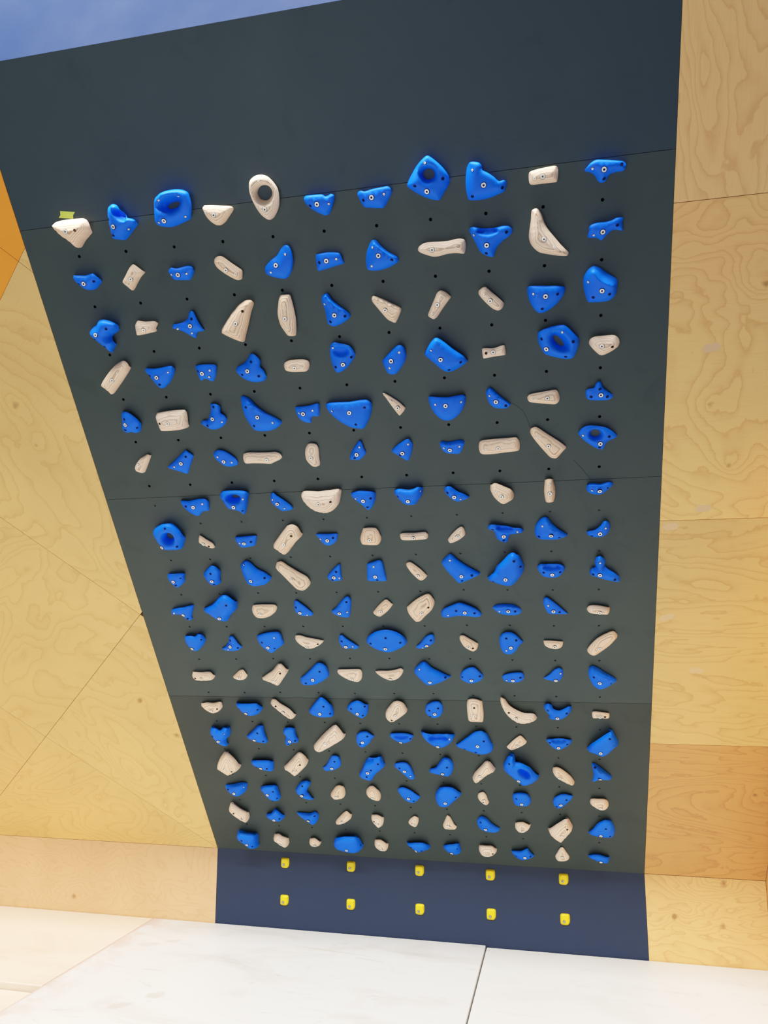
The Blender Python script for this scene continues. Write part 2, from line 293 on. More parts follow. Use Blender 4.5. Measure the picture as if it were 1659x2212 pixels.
(6,5,'W','upright pebble-shaped',[-201,-1101],20,63,[-28,-11,-21,-27,-6,-45,11,-49,27,-43,32,-28,34,7,37,40,31,59,11,65,-6,60,-21,41,-28,15],[0,-29],0,0,0,0),
(6,6,'B','small upright kite-shaped',[1,-1098],18,67,[-17,-28,5,-30,24,-16,38,1,34,23,28,54,19,62,-1,41,-23,11,-37,-22],[17,34],[-12,-17],0,0,0),
(6,7,'B','small pointed triangular',[198,-1101],23,73,[-31,-9,-3,-31,15,-41,25,-31,37,-1,45,30,38,54,30,63,7,53,-26,30,-48,6],[28,39],[-12,-11],0,0,0),
(7,5,'W','big half-moon',[-196,-1310],51,66,[-76,4,-59,-24,-31,-48,-1,-58,24,-60,54,-48,80,-21,93,12,102,47,97,60,68,58,36,55,4,52,-27,55,-61,56,-83,37,-84,32],0,[56,9],0,0,0),
(7,6,'B','flat-topped triangular',[3,-1309],36,70,[-39,-8,-16,-31,4,-55,15,-58,29,-45,46,-13,52,17,50,35,21,42,-15,45,-45,36,-59,19],[-33,10],[33,9,14,-34],0,0,0),
(7,7,'B','saddle-shaped',[202,-1311],55,75,[-58,16,-47,-4,-24,-31,-5,-36,25,-35,36,-20,55,4,64,33,62,48,46,58,26,50,1,48,-34,54,-53,46,-64,26],[55,39],[-43,20],0,0,0),
(5,8,'B','big half-disc',[398,-901],33,77,[-64,-10,-48,-42,-26,-65,-3,-73,21,-69,45,-52,66,-26,78,2,80,26,71,38,44,36,11,32,-26,35,-61,38,-70,28],[-40,7,62,10],0,0,0,0),
(6,8,'B','small cup-shaped',[397,-1100],18,79,[-35,2,-19,-16,4,-21,35,-23,48,-7,59,17,61,32,47,40,23,37,-6,34,-32,38,-41,26],[-24,10,40,14],0,0,0,[-29,27,4,22,52,28]),
(6,9,'W','big pillow-shaped bar',[595,-1100],25,85,[-77,-20,-63,-30,-23,-31,24,-27,66,-24,83,-19,87,0,85,22,74,41,46,40,5,40,-42,38,-71,32,-80,7],[-49,-1],0,0,0,0),
(7,8,'B','slanting crescent',[399,-1308],35,80,[-31,-2,-10,-24,11,-34,34,-29,59,-19,61,-11,42,7,14,22,-7,42,-23,49,-37,39,-43,20],[26,-12],[-27,21],0,0,0),
(7,9,'W','rounded guitar-pick',[597,-1309],46,85,[-36,-10,-15,-38,4,-50,21,-45,46,-28,51,-10,41,21,16,36,-10,50,-26,55,-42,44,-47,23],[-20,24],0,0,0,0),
(6,10,'W','big slanting wedge',[795,-1101],25,91,[-53,22,-22,-22,5,-56,23,-63,34,-60,60,-30,71,-14,43,15,3,45,-33,74,-48,82,-65,76,-70,54],[-39,41],0,0,0,0),
(6,11,'B','eye-shaped ring',[996,-1102],26,98,[-77,29,-59,9,-28,-17,-2,-31,13,-31,23,-9,36,5,60,15,67,23,46,48,20,66,-20,76,-51,77,-73,65,-84,43],[-66,39],[34,29,-2,-18],[2,38,-1,30,-7,25,-17,23,-27,26,-34,32,-36,40,-33,48,-27,53,-17,54,-8,52,-1,46],[11,42,7,30,-3,22,-17,20,-32,24,-42,33,-46,45,-42,56,-32,64,-17,67,-3,63,7,53],0),
(7,10,'W','small upright block',[795,-1308],36,91,[-21,-31,-15,-51,14,-50,22,-22,23,8,18,34,11,59,-15,57,-21,26,-23,-1],[0,39],0,0,0,0),
(7,11,'B','small scooped bean',[994,-1309],36,97,[-48,-8,-32,-21,-5,-27,16,-22,37,-3,54,15,53,24,37,32,5,25,-22,29,-45,27,-51,9],[-30,4],[33,12],0,0,[-45,27,-2,23,43,34]),
(8,1,'B','thick ring',[-999,-1508],53,56,[-38,46,-28,10,-14,-23,6,-31,45,-32,79,-28,90,-13,113,37,106,79,82,110,62,121,28,117,-24,90,-39,72],0,[76,1,49,106],[62,43,57,33,47,26,35,23,26,26,20,34,20,44,26,55,35,62,47,64,56,61,62,53],[73,52,65,38,51,28,35,24,21,29,13,39,13,54,21,68,34,78,51,81,65,77,73,66],0),
(8,2,'W','small pointed',[-798,-1509],22,59,[-21,-3,0,-16,22,-29,42,-30,46,-20,43,0,16,22,-8,44,-19,37,-28,8],0,[24,-13],0,0,0),
(8,3,'B','small faceted',[-595,-1510],24,62,[-45,5,-35,-19,-21,-31,7,-29,42,-22,54,3,63,32,41,36,6,34,-35,32,-47,21],[-21,2],[35,7],0,0,0),
(8,4,'W','big tilted soap-bar',[-396,-1510],46,65,[-54,-38,-30,-62,-13,-69,7,-54,48,-7,82,24,85,39,76,78,52,93,26,84,-7,50,-44,7,-66,-22],0,[45,45],0,0,0),
(9,1,'B','small acorn-shaped',[-1000,-1707],32,59,[-31,-15,-16,-38,1,-49,23,-35,45,-14,53,15,58,41,20,40,-20,36,-37,19],0,[41,19,4,-25],0,0,0),
(9,2,'B','small egg-shaped',[-799,-1708],35,61,[-38,-7,-25,-29,-8,-40,12,-36,31,-23,33,2,45,49,37,74,16,83,-3,71,-41,38,-47,23],0,[5,45,1,-24],0,0,0),
(9,3,'B','big rounded triangular',[-600,-1708],57,64,[-46,31,-41,-6,-31,-33,-5,-47,22,-45,57,-38,89,-10,93,7,71,33,35,56,13,86,-5,100,-20,98,-44,76,-47,65],[-16,87],[70,13],0,0,[5,108,43,75,104,36]),
(9,4,'W','big slanting boat-shaped',[-396,-1708],27,67,[-71,42,-50,13,-19,-35,4,-65,28,-75,47,-70,74,-44,78,-22,70,7,30,37,-10,69,-39,94,-65,85,-77,61],0,0,0,0,0),
(10,1,'B','small pistol-shaped',[-1001,-1906],29,61,[-67,-9,-35,-8,-14,-15,-5,-36,13,-45,31,-37,31,-21,42,7,59,46,38,50,11,43,-28,37,-64,23,-72,2],[-48,10],[15,-24],0,0,0),
(10,2,'B','big shark-fin',[-800,-1908],61,63,[-72,11,-46,-17,-21,-36,16,-43,32,-24,45,-5,75,19,83,35,93,80,72,113,48,126,10,103,-24,70,-54,54,-92,30],0,[57,80],0,0,0),
(10,3,'W','rounded lip-shaped',[-598,-1907],23,66,[-43,-6,-29,-29,2,-34,40,-23,73,2,85,25,83,49,45,52,4,52,-30,47,-44,22],0,0,0,0,0),
(10,4,'B','leaning crescent',[-397,-1905],18,69,[-26,-1,-6,-21,22,-26,54,-24,61,-9,38,28,9,58,-7,70,-20,62,-28,30],[32,-15],[-16,30],0,0,0),
(8,5,'B','small half-disc',[-195,-1509],18,69,[-40,-1,-22,-28,-1,-34,21,-26,40,-7,49,20,45,32,5,32,-36,33,-53,25],[-32,6],[28,12],0,0,0),
(8,6,'W','faceted pyramid',[3,-1508],30,72,[-46,-19,-40,-31,-14,-36,28,-37,44,-21,50,0,42,40,31,56,-19,56,-36,30,-47,0],[-1,30],0,0,0,0),
(8,7,'W','long thin bar',[201,-1507],23,77,[-59,-12,-41,-18,12,-18,53,-15,63,-6,63,13,53,25,6,22,-46,23,-62,11],0,0,0,0,0),
(8,8,'W','small tilted bar',[398,-1506],20,81,[-44,-35,-37,-40,-22,-37,4,-24,29,-3,32,10,27,35,18,45,-1,34,-29,5,-47,-22],[-27,-17],0,0,0,0),
(9,5,'B','small pointed triangular',[-196,-1707],18,71,[-24,-21,-9,-29,14,-26,32,-22,34,2,36,35,38,68,22,60,-12,28,-37,-4],[24,-7],[16,31,-10,-15],0,0,0),
(9,6,'B','four-sided faceted',[2,-1705],22,74,[-40,18,-44,-18,-40,-31,14,-34,46,-32,47,-16,45,23,41,69,33,86,8,81,-32,63],[0,55],[5,-22],0,0,0),
(9,7,'W','slanting small bar',[199,-1705],18,78,[-31,10,-8,-21,7,-33,21,-31,35,-18,41,-7,24,21,-5,52,-27,70,-43,65,-50,49],0,0,0,0,0),
(10,5,'B','upright thumb-shaped',[-199,-1906],23,72,[-29,-17,3,-31,36,-34,47,-12,58,33,63,72,56,93,38,87,10,57,-17,25,-43,3],[37,4],[44,65],0,0,0),
(10,6,'W','small tilted bar',[1,-1901],18,76,[-32,-25,-13,-36,-2,-33,32,-5,60,30,57,42,39,64,25,62,-8,30,-40,-12],0,0,0,0,0),
(10,7,'W','big tilted slab',[198,-1905],29,79,[-66,-12,-52,-39,-37,-58,-13,-56,9,-32,45,5,62,41,61,66,47,97,31,100,0,85,-35,59,-71,21],0,[34,32],0,0,0),
(9,8,'B','big pointed slab',[398,-1706],41,82,[-70,23,-42,-18,-20,-48,-2,-48,35,-31,73,-11,83,3,59,21,20,49,-14,80,-35,104,-45,108,-74,80,-86,57],[-44,84],[47,3,0,-30],0,0,[-39,112,9,70,72,26]),
(10,8,'B','wide hill-shaped',[398,-1905],25,83,[-111,-30,-99,-39,-71,-37,-33,-30,10,-33,52,-38,71,-31,74,-19,56,13,25,33,-5,48,-26,52,-65,34,-96,17,-113,-14],[-79,-16],[-39,11,44,-4],0,0,0),
(8,9,'B','anvil-shaped',[596,-1507],34,86,[-60,24,-42,18,-36,-6,-28,-25,-8,-39,11,-41,20,-19,28,-3,53,0,78,5,85,15,72,34,40,38,1,47,-37,56,-57,54,-68,30],[59,21],[-46,34,0,-22],0,[44,28,38,23,23,21,4,24,-15,29,-29,36,-33,43,-26,49,-12,50,8,48,27,43,40,35],0),
(8,10,'B','big shell-shaped',[795,-1508],44,91,[-67,-4,-61,-21,-45,-31,-6,-35,33,-33,62,-20,70,-12,58,0,30,22,6,48,-10,74,-24,80,-41,72,-61,43,-67,13],[-34,46],[-50,-11,34,-14],0,0,[-20,79,5,34,54,9]),
(8,11,'B','small bent',[996,-1508],31,96,[-43,-20,-20,-27,9,-26,28,-16,41,6,43,31,27,56,15,55,3,36,-20,15,-48,8,-53,-6],[22,27],[-33,-13],0,0,0),
(9,9,'B','very big paddle-shaped',[594,-1708],65,86,[-78,-26,-58,-36,-28,-50,3,-58,28,-55,49,-33,74,5,82,33,78,52,61,106,42,126,27,124,0,93,-32,55,-46,27,-60,13,-82,-17],0,[41,97,67,60,-55,-19,0,-1],0,0,0),
(9,10,'B','pocketed cup-shaped',[795,-1707],29,91,[-54,2,-38,-19,-15,-27,19,-26,40,-12,55,12,56,27,36,49,-9,49,-48,51,-63,27],0,[-36,11,34,11],0,[43,36,37,28,21,23,1,22,-20,24,-36,30,-41,38,-35,45,-20,51,1,52,22,50,37,44],0),
(9,11,'B','duck-shaped',[996,-1708],38,96,[-39,-12,-25,-20,9,-34,48,-46,80,-52,87,-42,81,-22,57,6,33,22,22,32,26,52,17,73,1,91,-13,83,-20,51,-17,28,-32,26,-41,1],[0,62],[-28,0,62,-29],0,0,0),
(10,9,'B','lip-shaped',[595,-1905],19,87,[-61,-1,-41,-20,-8,-29,29,-30,53,-21,60,-4,54,10,26,29,-15,34,-52,30,-70,13],[-40,-2],[31,-1],0,0,[-54,23,-5,29,44,19]),
(10,10,'B','leaning triangular',[796,-1906],19,91,[-32,-3,-19,-21,19,-24,60,-24,65,-21,35,14,0,52,-25,74,-37,69,-44,39],[-22,32],[27,-6],0,0,0),
(10,11,'W','small bar',[996,-1908],29,95,[-39,-14,-4,-19,33,-23,43,-11,45,10,36,21,-10,32,-44,30,-54,3],0,0,0,0,0),
(11,8,'W','slanting bean',[399,-2106],19,84,[-24,-3,0,-25,21,-34,38,-21,46,4,41,20,5,48,-18,65,-32,62,-40,39],0,[21,-6],0,0,0),
(11,9,'B','rounded five-sided',[597,-2105],24,87,[-48,-15,-36,-42,-18,-52,4,-48,24,-29,44,6,59,21,50,36,28,69,3,85,-29,81,-47,53,-52,30],[-21,-18],[-18,55,27,43],0,0,0),
(11,10,'W','small half-moon',[797,-2103],18,91,[-43,-3,-22,-17,9,-22,33,-9,39,15,34,25,-6,30,-45,31,-49,14],[-30,6],0,0,0,0),
(11,11,'W','big tilted wedge',[997,-2106],28,95,[-39,-49,-18,-52,10,-29,45,5,76,48,78,61,59,90,24,75,-11,50,-42,9,-55,-27],0,0,0,0,0),
(11,1,'B','heart-shaped',[-1002,-2106],40,63,[-34,5,-13,-27,-1,-35,20,-28,51,2,71,33,72,58,69,81,49,83,30,70,9,74,-27,68,-40,44],0,[63,55],0,0,0),
(11,2,'B','small witch-hat-shaped',[-801,-2106],21,65,[-42,-33,-8,-37,27,-33,54,-15,56,-6,44,21,35,46,23,66,0,52,-9,23,-32,-6,-54,-18],[-16,-19],[7,37,38,-9],0,0,0),
(11,3,'B','big five-sided',[-598,-2106],27,68,[-44,1,-18,-29,5,-48,35,-26,77,7,80,24,77,80,65,93,0,85,-53,58],[46,63],[-25,31,31,-8],0,0,0),
(11,4,'W','smiling crescent',[-397,-2107],20,71,[-52,26,-37,6,-8,-17,24,-17,63,3,86,25,85,35,48,46,8,55,-25,68,-46,66,-57,48],0,[58,17],0,0,0),
(12,1,'W','small loaf-shaped',[-1003,-2305],30,65,[-47,-20,-26,-27,19,-27,51,-20,67,-1,65,17,51,38,4,33,-44,34,-59,3],0,[-33,3],0,0,0),
(12,2,'W','small pebble-shaped',[-800,-2306],19,67,[-27,-16,-3,-23,25,-18,43,3,43,25,33,50,13,46,-21,16,-38,-3],0,0,0,0,0),
(12,3,'W','tilted shoulder-shaped',[-601,-2307],41,69,[-64,-11,-34,-25,-2,-45,11,-45,39,-8,73,39,75,57,53,98,33,94,-2,55,-36,30,-79,-4],0,[42,52],0,0,0),
(12,4,'B','big leaf-shaped',[-399,-2306],28,72,[-69,-46,-45,-51,-1,-46,45,-22,80,9,83,37,77,86,53,104,30,94,-1,61,-38,25,-69,-2,-75,-20],0,[45,55,-42,-25],0,0,0),
(13,1,'W','rounded half-moon',[-1000,-2521],31,66,[-49,2,-24,-23,-1,-33,30,-21,55,4,59,23,59,53,18,46,-22,47,-60,30],0,[36,13],0,0,0),
(13,2,'B','boat-shaped',[-799,-2522],46,69,[-39,-9,-11,-34,12,-42,51,-30,77,-4,83,18,69,57,17,56,-37,54,-58,40],0,[-33,24,68,24],0,0,0),
(13,3,'W','long slanting bar',[-598,-2522],30,71,[-54,25,-23,-16,11,-53,31,-61,48,-50,58,-33,35,13,-9,51,-32,79,-50,75,-66,48],0,[-32,42],0,0,0),
(13,4,'B','rounded pyramid',[-396,-2522],37,74,[-49,-30,-13,-44,24,-44,58,-37,65,-11,64,43,41,88,22,104,2,87,-39,37,-68,-6],0,[28,52,52,-6],0,0,0),
(14,1,'B','knobbly kidney-shaped',[-1001,-2721],51,68,[-43,3,-27,-34,2,-56,25,-63,32,-58,30,-30,32,-11,53,7,64,36,69,80,44,83,20,63,-3,79,-35,72,-51,38],[48,57],[-26,34],0,0,0),
(14,2,'B','faceted triangular',[-799,-2721],34,70,[-38,-11,-1,-30,36,-38,58,-37,64,-18,60,49,60,97,39,95,-6,50,-51,6],0,[30,55,47,-11],0,0,0),
(14,3,'B','small bone-shaped',[-598,-2722],33,72,[-25,16,-36,-9,-38,-43,-19,-49,7,-29,32,-27,40,-6,33,40,34,84,7,93,-17,80,-37,47],0,[28,-1,-16,-26],0,0,0),
(14,4,'W','big tilted paddle-shaped',[-398,-2721],46,75,[-64,-76,-42,-81,18,-43,82,4,107,32,101,57,75,116,59,112,12,67,-45,2,-82,-52],0,0,0,0,0),
(11,5,'B','small boot-shaped',[-199,-2106],18,74,[-33,16,-22,-10,0,-23,21,-16,37,-24,58,-16,62,-4,39,21,8,49,-9,69,-25,61,-32,39],[35,1],[-16,33],0,0,0),
(11,6,'B','very big eye-shaped',[1,-2106],36,77,[-90,14,-61,-13,-23,-33,16,-38,58,-20,94,4,105,25,92,70,56,97,13,107,-34,97,-72,70,-95,33],0,[-69,30,10,67,77,37],0,0,0),
(11,7,'B','small tilted',[200,-2101],18,80,[-48,-22,-23,-24,12,-8,36,13,41,39,36,66,17,65,-4,48,-30,13,-52,-8],[-20,-12],[24,34],0,0,0),
(12,5,'W','rounded teardrop',[-198,-2306],21,75,[-61,18,-32,-6,2,-22,28,-25,47,-7,55,31,50,59,21,61,-21,59,-60,57,-73,37],0,0,0,0,0),
(12,6,'W','smiling crescent',[-1,-2305],19,78,[-49,9,-16,-12,12,-14,37,-3,60,24,69,48,60,67,27,56,-14,50,-55,50,-74,39],0,0,0,0,0),
(12,7,'B','very big beak-shaped',[198,-2307],54,81,[-66,18,-40,-20,-21,-38,10,-37,52,-19,87,4,103,19,88,26,51,51,14,76,-11,107,-28,110,-60,79,-77,47],[-45,74],[77,24],0,0,[-24,125,36,80,96,58]),
(12,8,'B','smooth dome-shaped',[399,-2304],21,84,[-50,-6,-23,-26,8,-28,42,-12,59,13,46,43,21,76,-7,76,-37,54,-54,15],0,[-43,17,42,24],0,0,0),
(13,5,'B','crumpled',[-198,-2521],31,76,[-45,-2,-23,-25,8,-47,22,-45,43,-22,55,15,58,47,44,58,26,76,5,81,-29,60,-59,15],0,[-29,32,44,46,25,-16],0,0,0),
(13,6,'W','tall egg-shaped',[1,-2521],40,79,[-52,-46,-35,-62,-14,-58,26,-26,55,2,59,17,45,71,20,85,-2,75,-41,24,-59,-18],0,[-23,-34],0,0,0),
(13,7,'B','small round knob',[200,-2520],21,82,[-47,-9,-31,-31,-8,-39,19,-30,39,2,42,42,27,78,-2,77,-34,54,-49,14],0,[-26,21,20,37,-26,-23],0,0,0),
(13,8,'W','upright rectangular',[400,-2520],25,85,[-38,12,-36,-45,-22,-55,27,-57,38,-52,43,-2,42,57,38,83,6,99,-22,94,-35,63],0,[1,50],0,0,0),
(14,5,'B','lumpy nosed',[-200,-2720],24,77,[-38,-21,-24,-50,-5,-53,37,-15,46,7,64,26,54,45,32,70,0,67,-27,41,-36,16],0,[32,43,-16,-17],0,0,0),
(14,6,'B','shallow boat-shaped',[2,-2721],23,80,[-37,10,-6,-11,22,-13,54,6,70,35,67,49,43,64,1,66,-40,61,-55,33],0,[54,28],0,[53,44,46,35,29,28,6,25,-17,26,-33,32,-38,41,-31,50,-14,57,10,60,32,58,48,52],0),
(14,7,'B','big bowl-shaped',[198,-2721],44,82,[-67,24,-34,-13,0,-32,37,-22,69,9,88,47,85,64,53,80,11,72,-31,75,-66,83,-84,72],[65,52],0,0,[63,55,54,43,33,34,4,29,-24,32,-44,39,-50,51,-41,63,-20,72,9,76,36,74,56,66],0),
(14,8,'B','very big teardrop',[401,-2716],33,85,[-104,-32,-66,-49,-20,-71,15,-78,44,-72,69,-53,77,-18,67,12,48,74,26,95,-9,86,-40,57,-78,21,-112,-16],0,[34,35,-68,-30,-12,-49],0,0,0),
(12,9,'B','small oval',[597,-2304],18,87,[-40,-14,-12,-21,26,-19,51,0,55,18,45,45,24,48,-9,43,-37,33,-51,11],[-29,0],[36,18],0,0,0),
(12,10,'B','small bird-shaped',[798,-2302],18,91,[-23,-10,3,-17,25,0,35,32,32,59,16,75,-6,63,-28,35,-57,4],[22,42],0,0,0,0),
(12,11,'B','big leaning crescent',[998,-2307],34,94,[-31,-26,-5,-52,13,-53,42,-36,73,-8,78,4,58,26,26,50,-5,77,-31,90,-46,77,-50,32],0,[-27,33,52,-4],0,0,[-46,82,-2,52,63,19]),
(13,9,'W','big banana-shaped',[601,-2521],41,88,[-56,24,-32,-16,0,-45,33,-53,67,-46,96,-29,102,-21,86,16,42,19,-1,43,-33,73,-51,107,-65,113,-71,79],0,[-32,35],0,0,0),
(13,10,'B','grinning two-horned',[800,-2521],35,91,[-51,19,-38,-2,-39,-22,-14,-29,14,-28,41,-10,64,23,69,51,56,67,37,56,9,40,-18,51,-28,73,-42,84,-55,72,-62,42],0,[-44,49,44,31],0,0,0),
(13,11,'W','small rectangular',[1000,-2520],18,94,[-35,-8,-31,-18,-2,-17,36,-18,44,-12,45,7,39,19,3,27,-29,29,-36,13],0,[23,2],0,0,0),
(14,9,'W','small tilted wedge',[601,-2720],18,88,[-47,-33,-30,-40,3,-24,33,-2,46,19,26,56,13,64,-29,21,-56,-20],0,0,0,0,0),
(14,10,'B','lipped triangular',[801,-2720],25,91,[-31,-12,-3,-30,25,-19,54,6,67,33,57,47,26,54,-13,52,-46,51,-58,29],0,[-41,31,43,23],0,[45,45,40,38,24,32,3,29,-18,30,-33,35,-38,42,-33,49,-17,54,4,57,25,56,40,51],0),
(14,11,'B','big tilted slab',[1001,-2721],56,94,[-36,-30,-3,-48,19,-51,47,-27,69,7,88,31,77,63,52,125,39,123,1,87,-37,44,-62,-15],0,[42,100,61,51],0,0,0),
(15,8,'W','club-shaped',[401,-2921],41,86,[-35,-63,-17,-64,9,-38,41,-4,72,19,79,29,56,86,39,97,16,67,-24,10,-45,-43],0,0,0,0,0),
(15,9,'B','very big twisted ear-shaped',[598,-2921],67,88,[-54,14,-20,-28,8,-58,37,-62,73,-43,103,-11,104,-5,70,51,49,85,21,106,-8,111,-13,112,-23,152,-41,144,-68,83,-76,45],0,[-42,123,-57,71],0,[60,24,50,17,35,19,19,31,5,48,-1,66,0,81,10,88,25,85,41,74,55,57,61,39],0),
(15,10,'W','slanting seed-shaped',[802,-2921],30,91,[-19,-9,21,-43,55,-63,70,-61,75,-46,56,1,22,44,-6,65,-26,60,-33,26],0,0,0,0,0),
(15,11,'B','sail-shaped',[1002,-2921],43,93,[-30,9,-37,-38,-29,-39,-4,-24,42,-21,56,-13,57,4,25,43,-8,77,-31,94,-40,80],0,[-27,84],0,0,[-36,115,-11,66,45,33]),
(15,1,'W','chunky quarter-round',[-1003,-2919],62,69,[-56,-26,-38,-45,-13,-69,8,-68,53,-39,73,-14,54,68,21,106,-18,66,-55,12,-66,-20],0,[32,-19],0,0,0),
(15,2,'B','whale-shaped',[-801,-2920],39,71,[-53,2,-32,-18,5,-39,43,-45,54,-41,61,-19,69,27,55,50,11,49,-38,45,-62,20],0,[-26,4,34,-2],0,0,0),
(15,3,'W','tilted square',[-601,-2920],49,73,[-57,-20,-26,-58,-12,-62,10,-43,58,11,73,43,61,100,41,116,18,96,-33,39,-76,-10],0,[37,48],0,0,0),
(15,4,'B','small comma-shaped',[-400,-2920],20,75,[-47,-31,-31,-33,10,-23,46,5,53,37,48,86,19,91,-3,62,-30,15,-56,-9],0,[24,54],0,0,0),
(15,5,'B','big fist-shaped',[-197,-2922],42,78,[-52,-62,-25,-78,6,-84,21,-56,45,-25,73,4,94,30,89,57,80,107,58,101,25,92,-7,59,-37,-5,-60,-46],0,[66,70,21,22,-10,-31],0,[46,89,43,79,31,69,16,60,-1,57,-13,58,-18,64,-14,74,-2,84,13,92,30,96,42,95],0),
(16,1,'B','cup-shaped',[-1002,-3120],55,70,[-58,-2,-40,-35,-13,-55,13,-51,53,-17,73,26,77,52,51,62,-1,47,-47,35,-60,24],[63,41],[-35,20],0,0,[-22,69,16,53,99,98]),
(16,2,'B','beaked oval',[-802,-3120],40,72,[-40,3,-33,-23,-12,-60,19,-77,50,-66,59,-45,59,-6,55,60,29,63,-14,54,-49,18],0,[38,28,46,-36],0,0,0),
(16,3,'B','letter-C-shaped',[-602,-3120],37,74,[-32,-9,-9,-39,29,-53,56,-50,49,-34,36,3,26,13,42,45,57,72,48,106,16,96,-19,53,-42,14],0,[18,77],0,0,0),
(16,4,'W','small dome-shaped',[-401,-3121],34,76,[-22,-38,11,-35,35,-22,45,5,44,63,24,79,0,60,-30,16,-42,-12],0,0,0,0,0),
(16,5,'W','small pear-shaped',[-199,-3121],32,79,[-25,-12,8,-33,33,-34,42,-9,38,40,17,78,-1,81,-28,47,-37,16],0,0,0,0,0),
(17,1,'W','slanting bar',[-1003,-3319],50,71,[-64,30,-44,-1,-8,-36,15,-51,27,-43,36,-19,38,33,2,63,-30,97,-50,96,-72,54],0,[-32,49],0,0,0),
(17,2,'B','small crab-shaped',[-803,-3320],42,73,[-31,-29,-5,-39,26,-35,49,-14,55,6,41,45,29,69,15,69,-9,42,-32,30,-57,4],0,[33,7],0,0,0),
(17,3,'B','pointed flat-topped',[-599,-3321],45,75,[-55,4,-24,-29,8,-60,32,-43,54,2,55,38,42,54,12,40,-29,40,-70,36],0,[42,35],0,0,[-43,78,9,45,67,86]),
(17,4,'W','small tilted oval',[-400,-3321],28,77,[-45,-39,-24,-40,8,-27,46,8,56,38,49,57,32,76,-2,41,-37,-4,-50,-31],0,0,0,0,0),
(17,5,'W','small shield-shaped',[-199,-3321],31,79,[-27,-14,-7,-46,6,-47,27,-25,37,18,32,42,8,60,-22,55,-35,22],0,[-16,17],0,0,0),
(18,1,'B','beaked oval',[-1005,-3518],61,72,[-51,-6,-26,-48,-5,-70,22,-70,48,-61,48,-38,60,50,35,67,-7,71,-44,72,-74,21],0,[-24,36,29,-17],0,0,0),
(18,2,'W','small peanut-shaped',[-804,-3519],43,74,[-36,-1,-12,-29,9,-47,29,-46,41,-26,44,28,16,50,-5,68,-32,50,-48,14],0,0,0,0,0),
(18,3,'W','tiny bean-shaped',[-597,-3522],34,76,[-29,-26,-1,-31,24,-21,35,3,26,22,4,47,-24,34,-39,-2],0,0,0,0,0),
(18,4,'B','very big oval',[-400,-3520],59,78,[-75,-25,-42,-41,-2,-54,38,-56,66,-42,89,-11,85,14,69,88,29,94,-20,89,-60,59,-86,4],0,[84,23],0,0,0),
(18,5,'W','small rounded square',[-199,-3521],37,80,[-39,-6,-20,-27,2,-33,26,-28,37,9,29,33,2,62,-28,58,-44,20],0,0,0,0,0),
(15,6,'B','curved wing-shaped',[1,-2920],21,80,[-37,-5,-9,-40,13,-68,31,-73,45,-65,44,-29,35,21,18,56,-9,60,-42,49,-55,20],[27,-36],[-25,22],0,0,0),
(15,7,'B','elephant-head-shaped',[204,-2921],31,83,[-69,-14,-47,-20,-5,-31,25,-37,44,-17,56,17,59,52,43,103,20,110,-2,81,-30,38,-58,24,-73,-4],0,[28,49],0,0,0),
(16,6,'B','slanting leaf-shaped',[0,-3120],22,81,[-46,9,-24,-30,6,-48,25,-46,50,-22,62,2,24,52,-11,76,-37,75,-57,44],0,[25,-23],0,0,0),
(16,7,'B','big fig-shaped',[202,-3121],44,83,[-46,-49,-18,-59,7,-55,41,-19,75,22,87,43,58,97,23,109,-15,101,-48,43,-56,3],0,[60,46],0,0,0),
(16,8,'W','small tooth-shaped',[406,-3114],18,86,[-25,-12,-6,-38,12,-45,26,-28,21,-5,14,30,1,56,-21,46,-32,14],0,[-3,-11],0,0,0),
(16,9,'B','small crumpled lump',[604,-3121],27,88,[-43,-7,-29,-31,-5,-33,25,-33,45,-10,48,20,29,69,-6,77,-34,67,-46,35],0,[-26,35],0,0,0),
(17,6,'W','tiny egg-shaped',[2,-3321],18,81,[-15,-23,7,-35,21,-21,32,13,31,44,14,58,-12,31,-28,-2],0,0,0,0,0),
(17,7,'W','small cone-shaped',[200,-3321],21,84,[-26,-34,-7,-39,31,-37,44,-16,29,12,12,64,0,75,-21,24,-33,-12],0,0,0,0,0),
(17,8,'B','big mussel-shaped',[403,-3321],40,86,[-33,-23,0,-43,44,-47,66,-36,77,-12,59,5,30,35,7,69,-17,81,-38,56,-46,22],0,[-24,46],0,0,[-11,101,23,50,70,18]),
(17,9,'W','small bowl-shaped',[602,-3321],29,88,[-27,-24,1,-31,29,-8,43,27,34,37,4,57,-33,48,-41,5],0,0,0,0,0),
(18,6,'B','pointed fish-shaped',[1,-3521],40,82,[-41,15,-20,-10,-2,-30,31,-25,59,-6,78,8,60,53,35,64,-18,58,-53,42],0,[32,10,-27,28],0,0,0),
(18,7,'B','small squarish',[202,-3521],36,84,[-24,-17,1,-34,33,-31,48,-15,49,17,39,69,9,63,-24,54,-48,19],0,[33,34],0,0,0),
(18,8,'W','potato-shaped',[402,-3521],37,86,[-36,-21,-4,-31,28,-20,49,7,50,25,27,62,-5,62,-36,60,-50,21],0,[29,14],0,0,0),
(18,9,'B','winged',[605,-3521],34,88,[-46,-33,-15,-49,20,-38,50,-15,50,-8,23,39,12,60,-20,37,-58,33,-74,13],0,[-46,-1,30,5],0,0,0),
(16,10,'B','tilted teardrop',[805,-3120],22,91,[-30,-32,-9,-41,14,-26,45,15,63,47,57,63,28,76,-2,71,-28,46,-39,6],0,[29,40,-21,-20],0,0,0),
(16,11,'W','rounded potato-shaped',[1004,-3121],32,93,[-39,-4,-10,-28,16,-31,36,-16,42,11,24,52,-11,55,-42,52,-52,14],0,0,0,0,0),
(17,10,'W','big four-cornered',[805,-3321],52,91,[-59,-24,-39,-50,-12,-73,3,-71,28,-31,53,14,58,34,35,102,21,108,-6,84,-37,52,-69,10],0,[29,51],0,0,0),
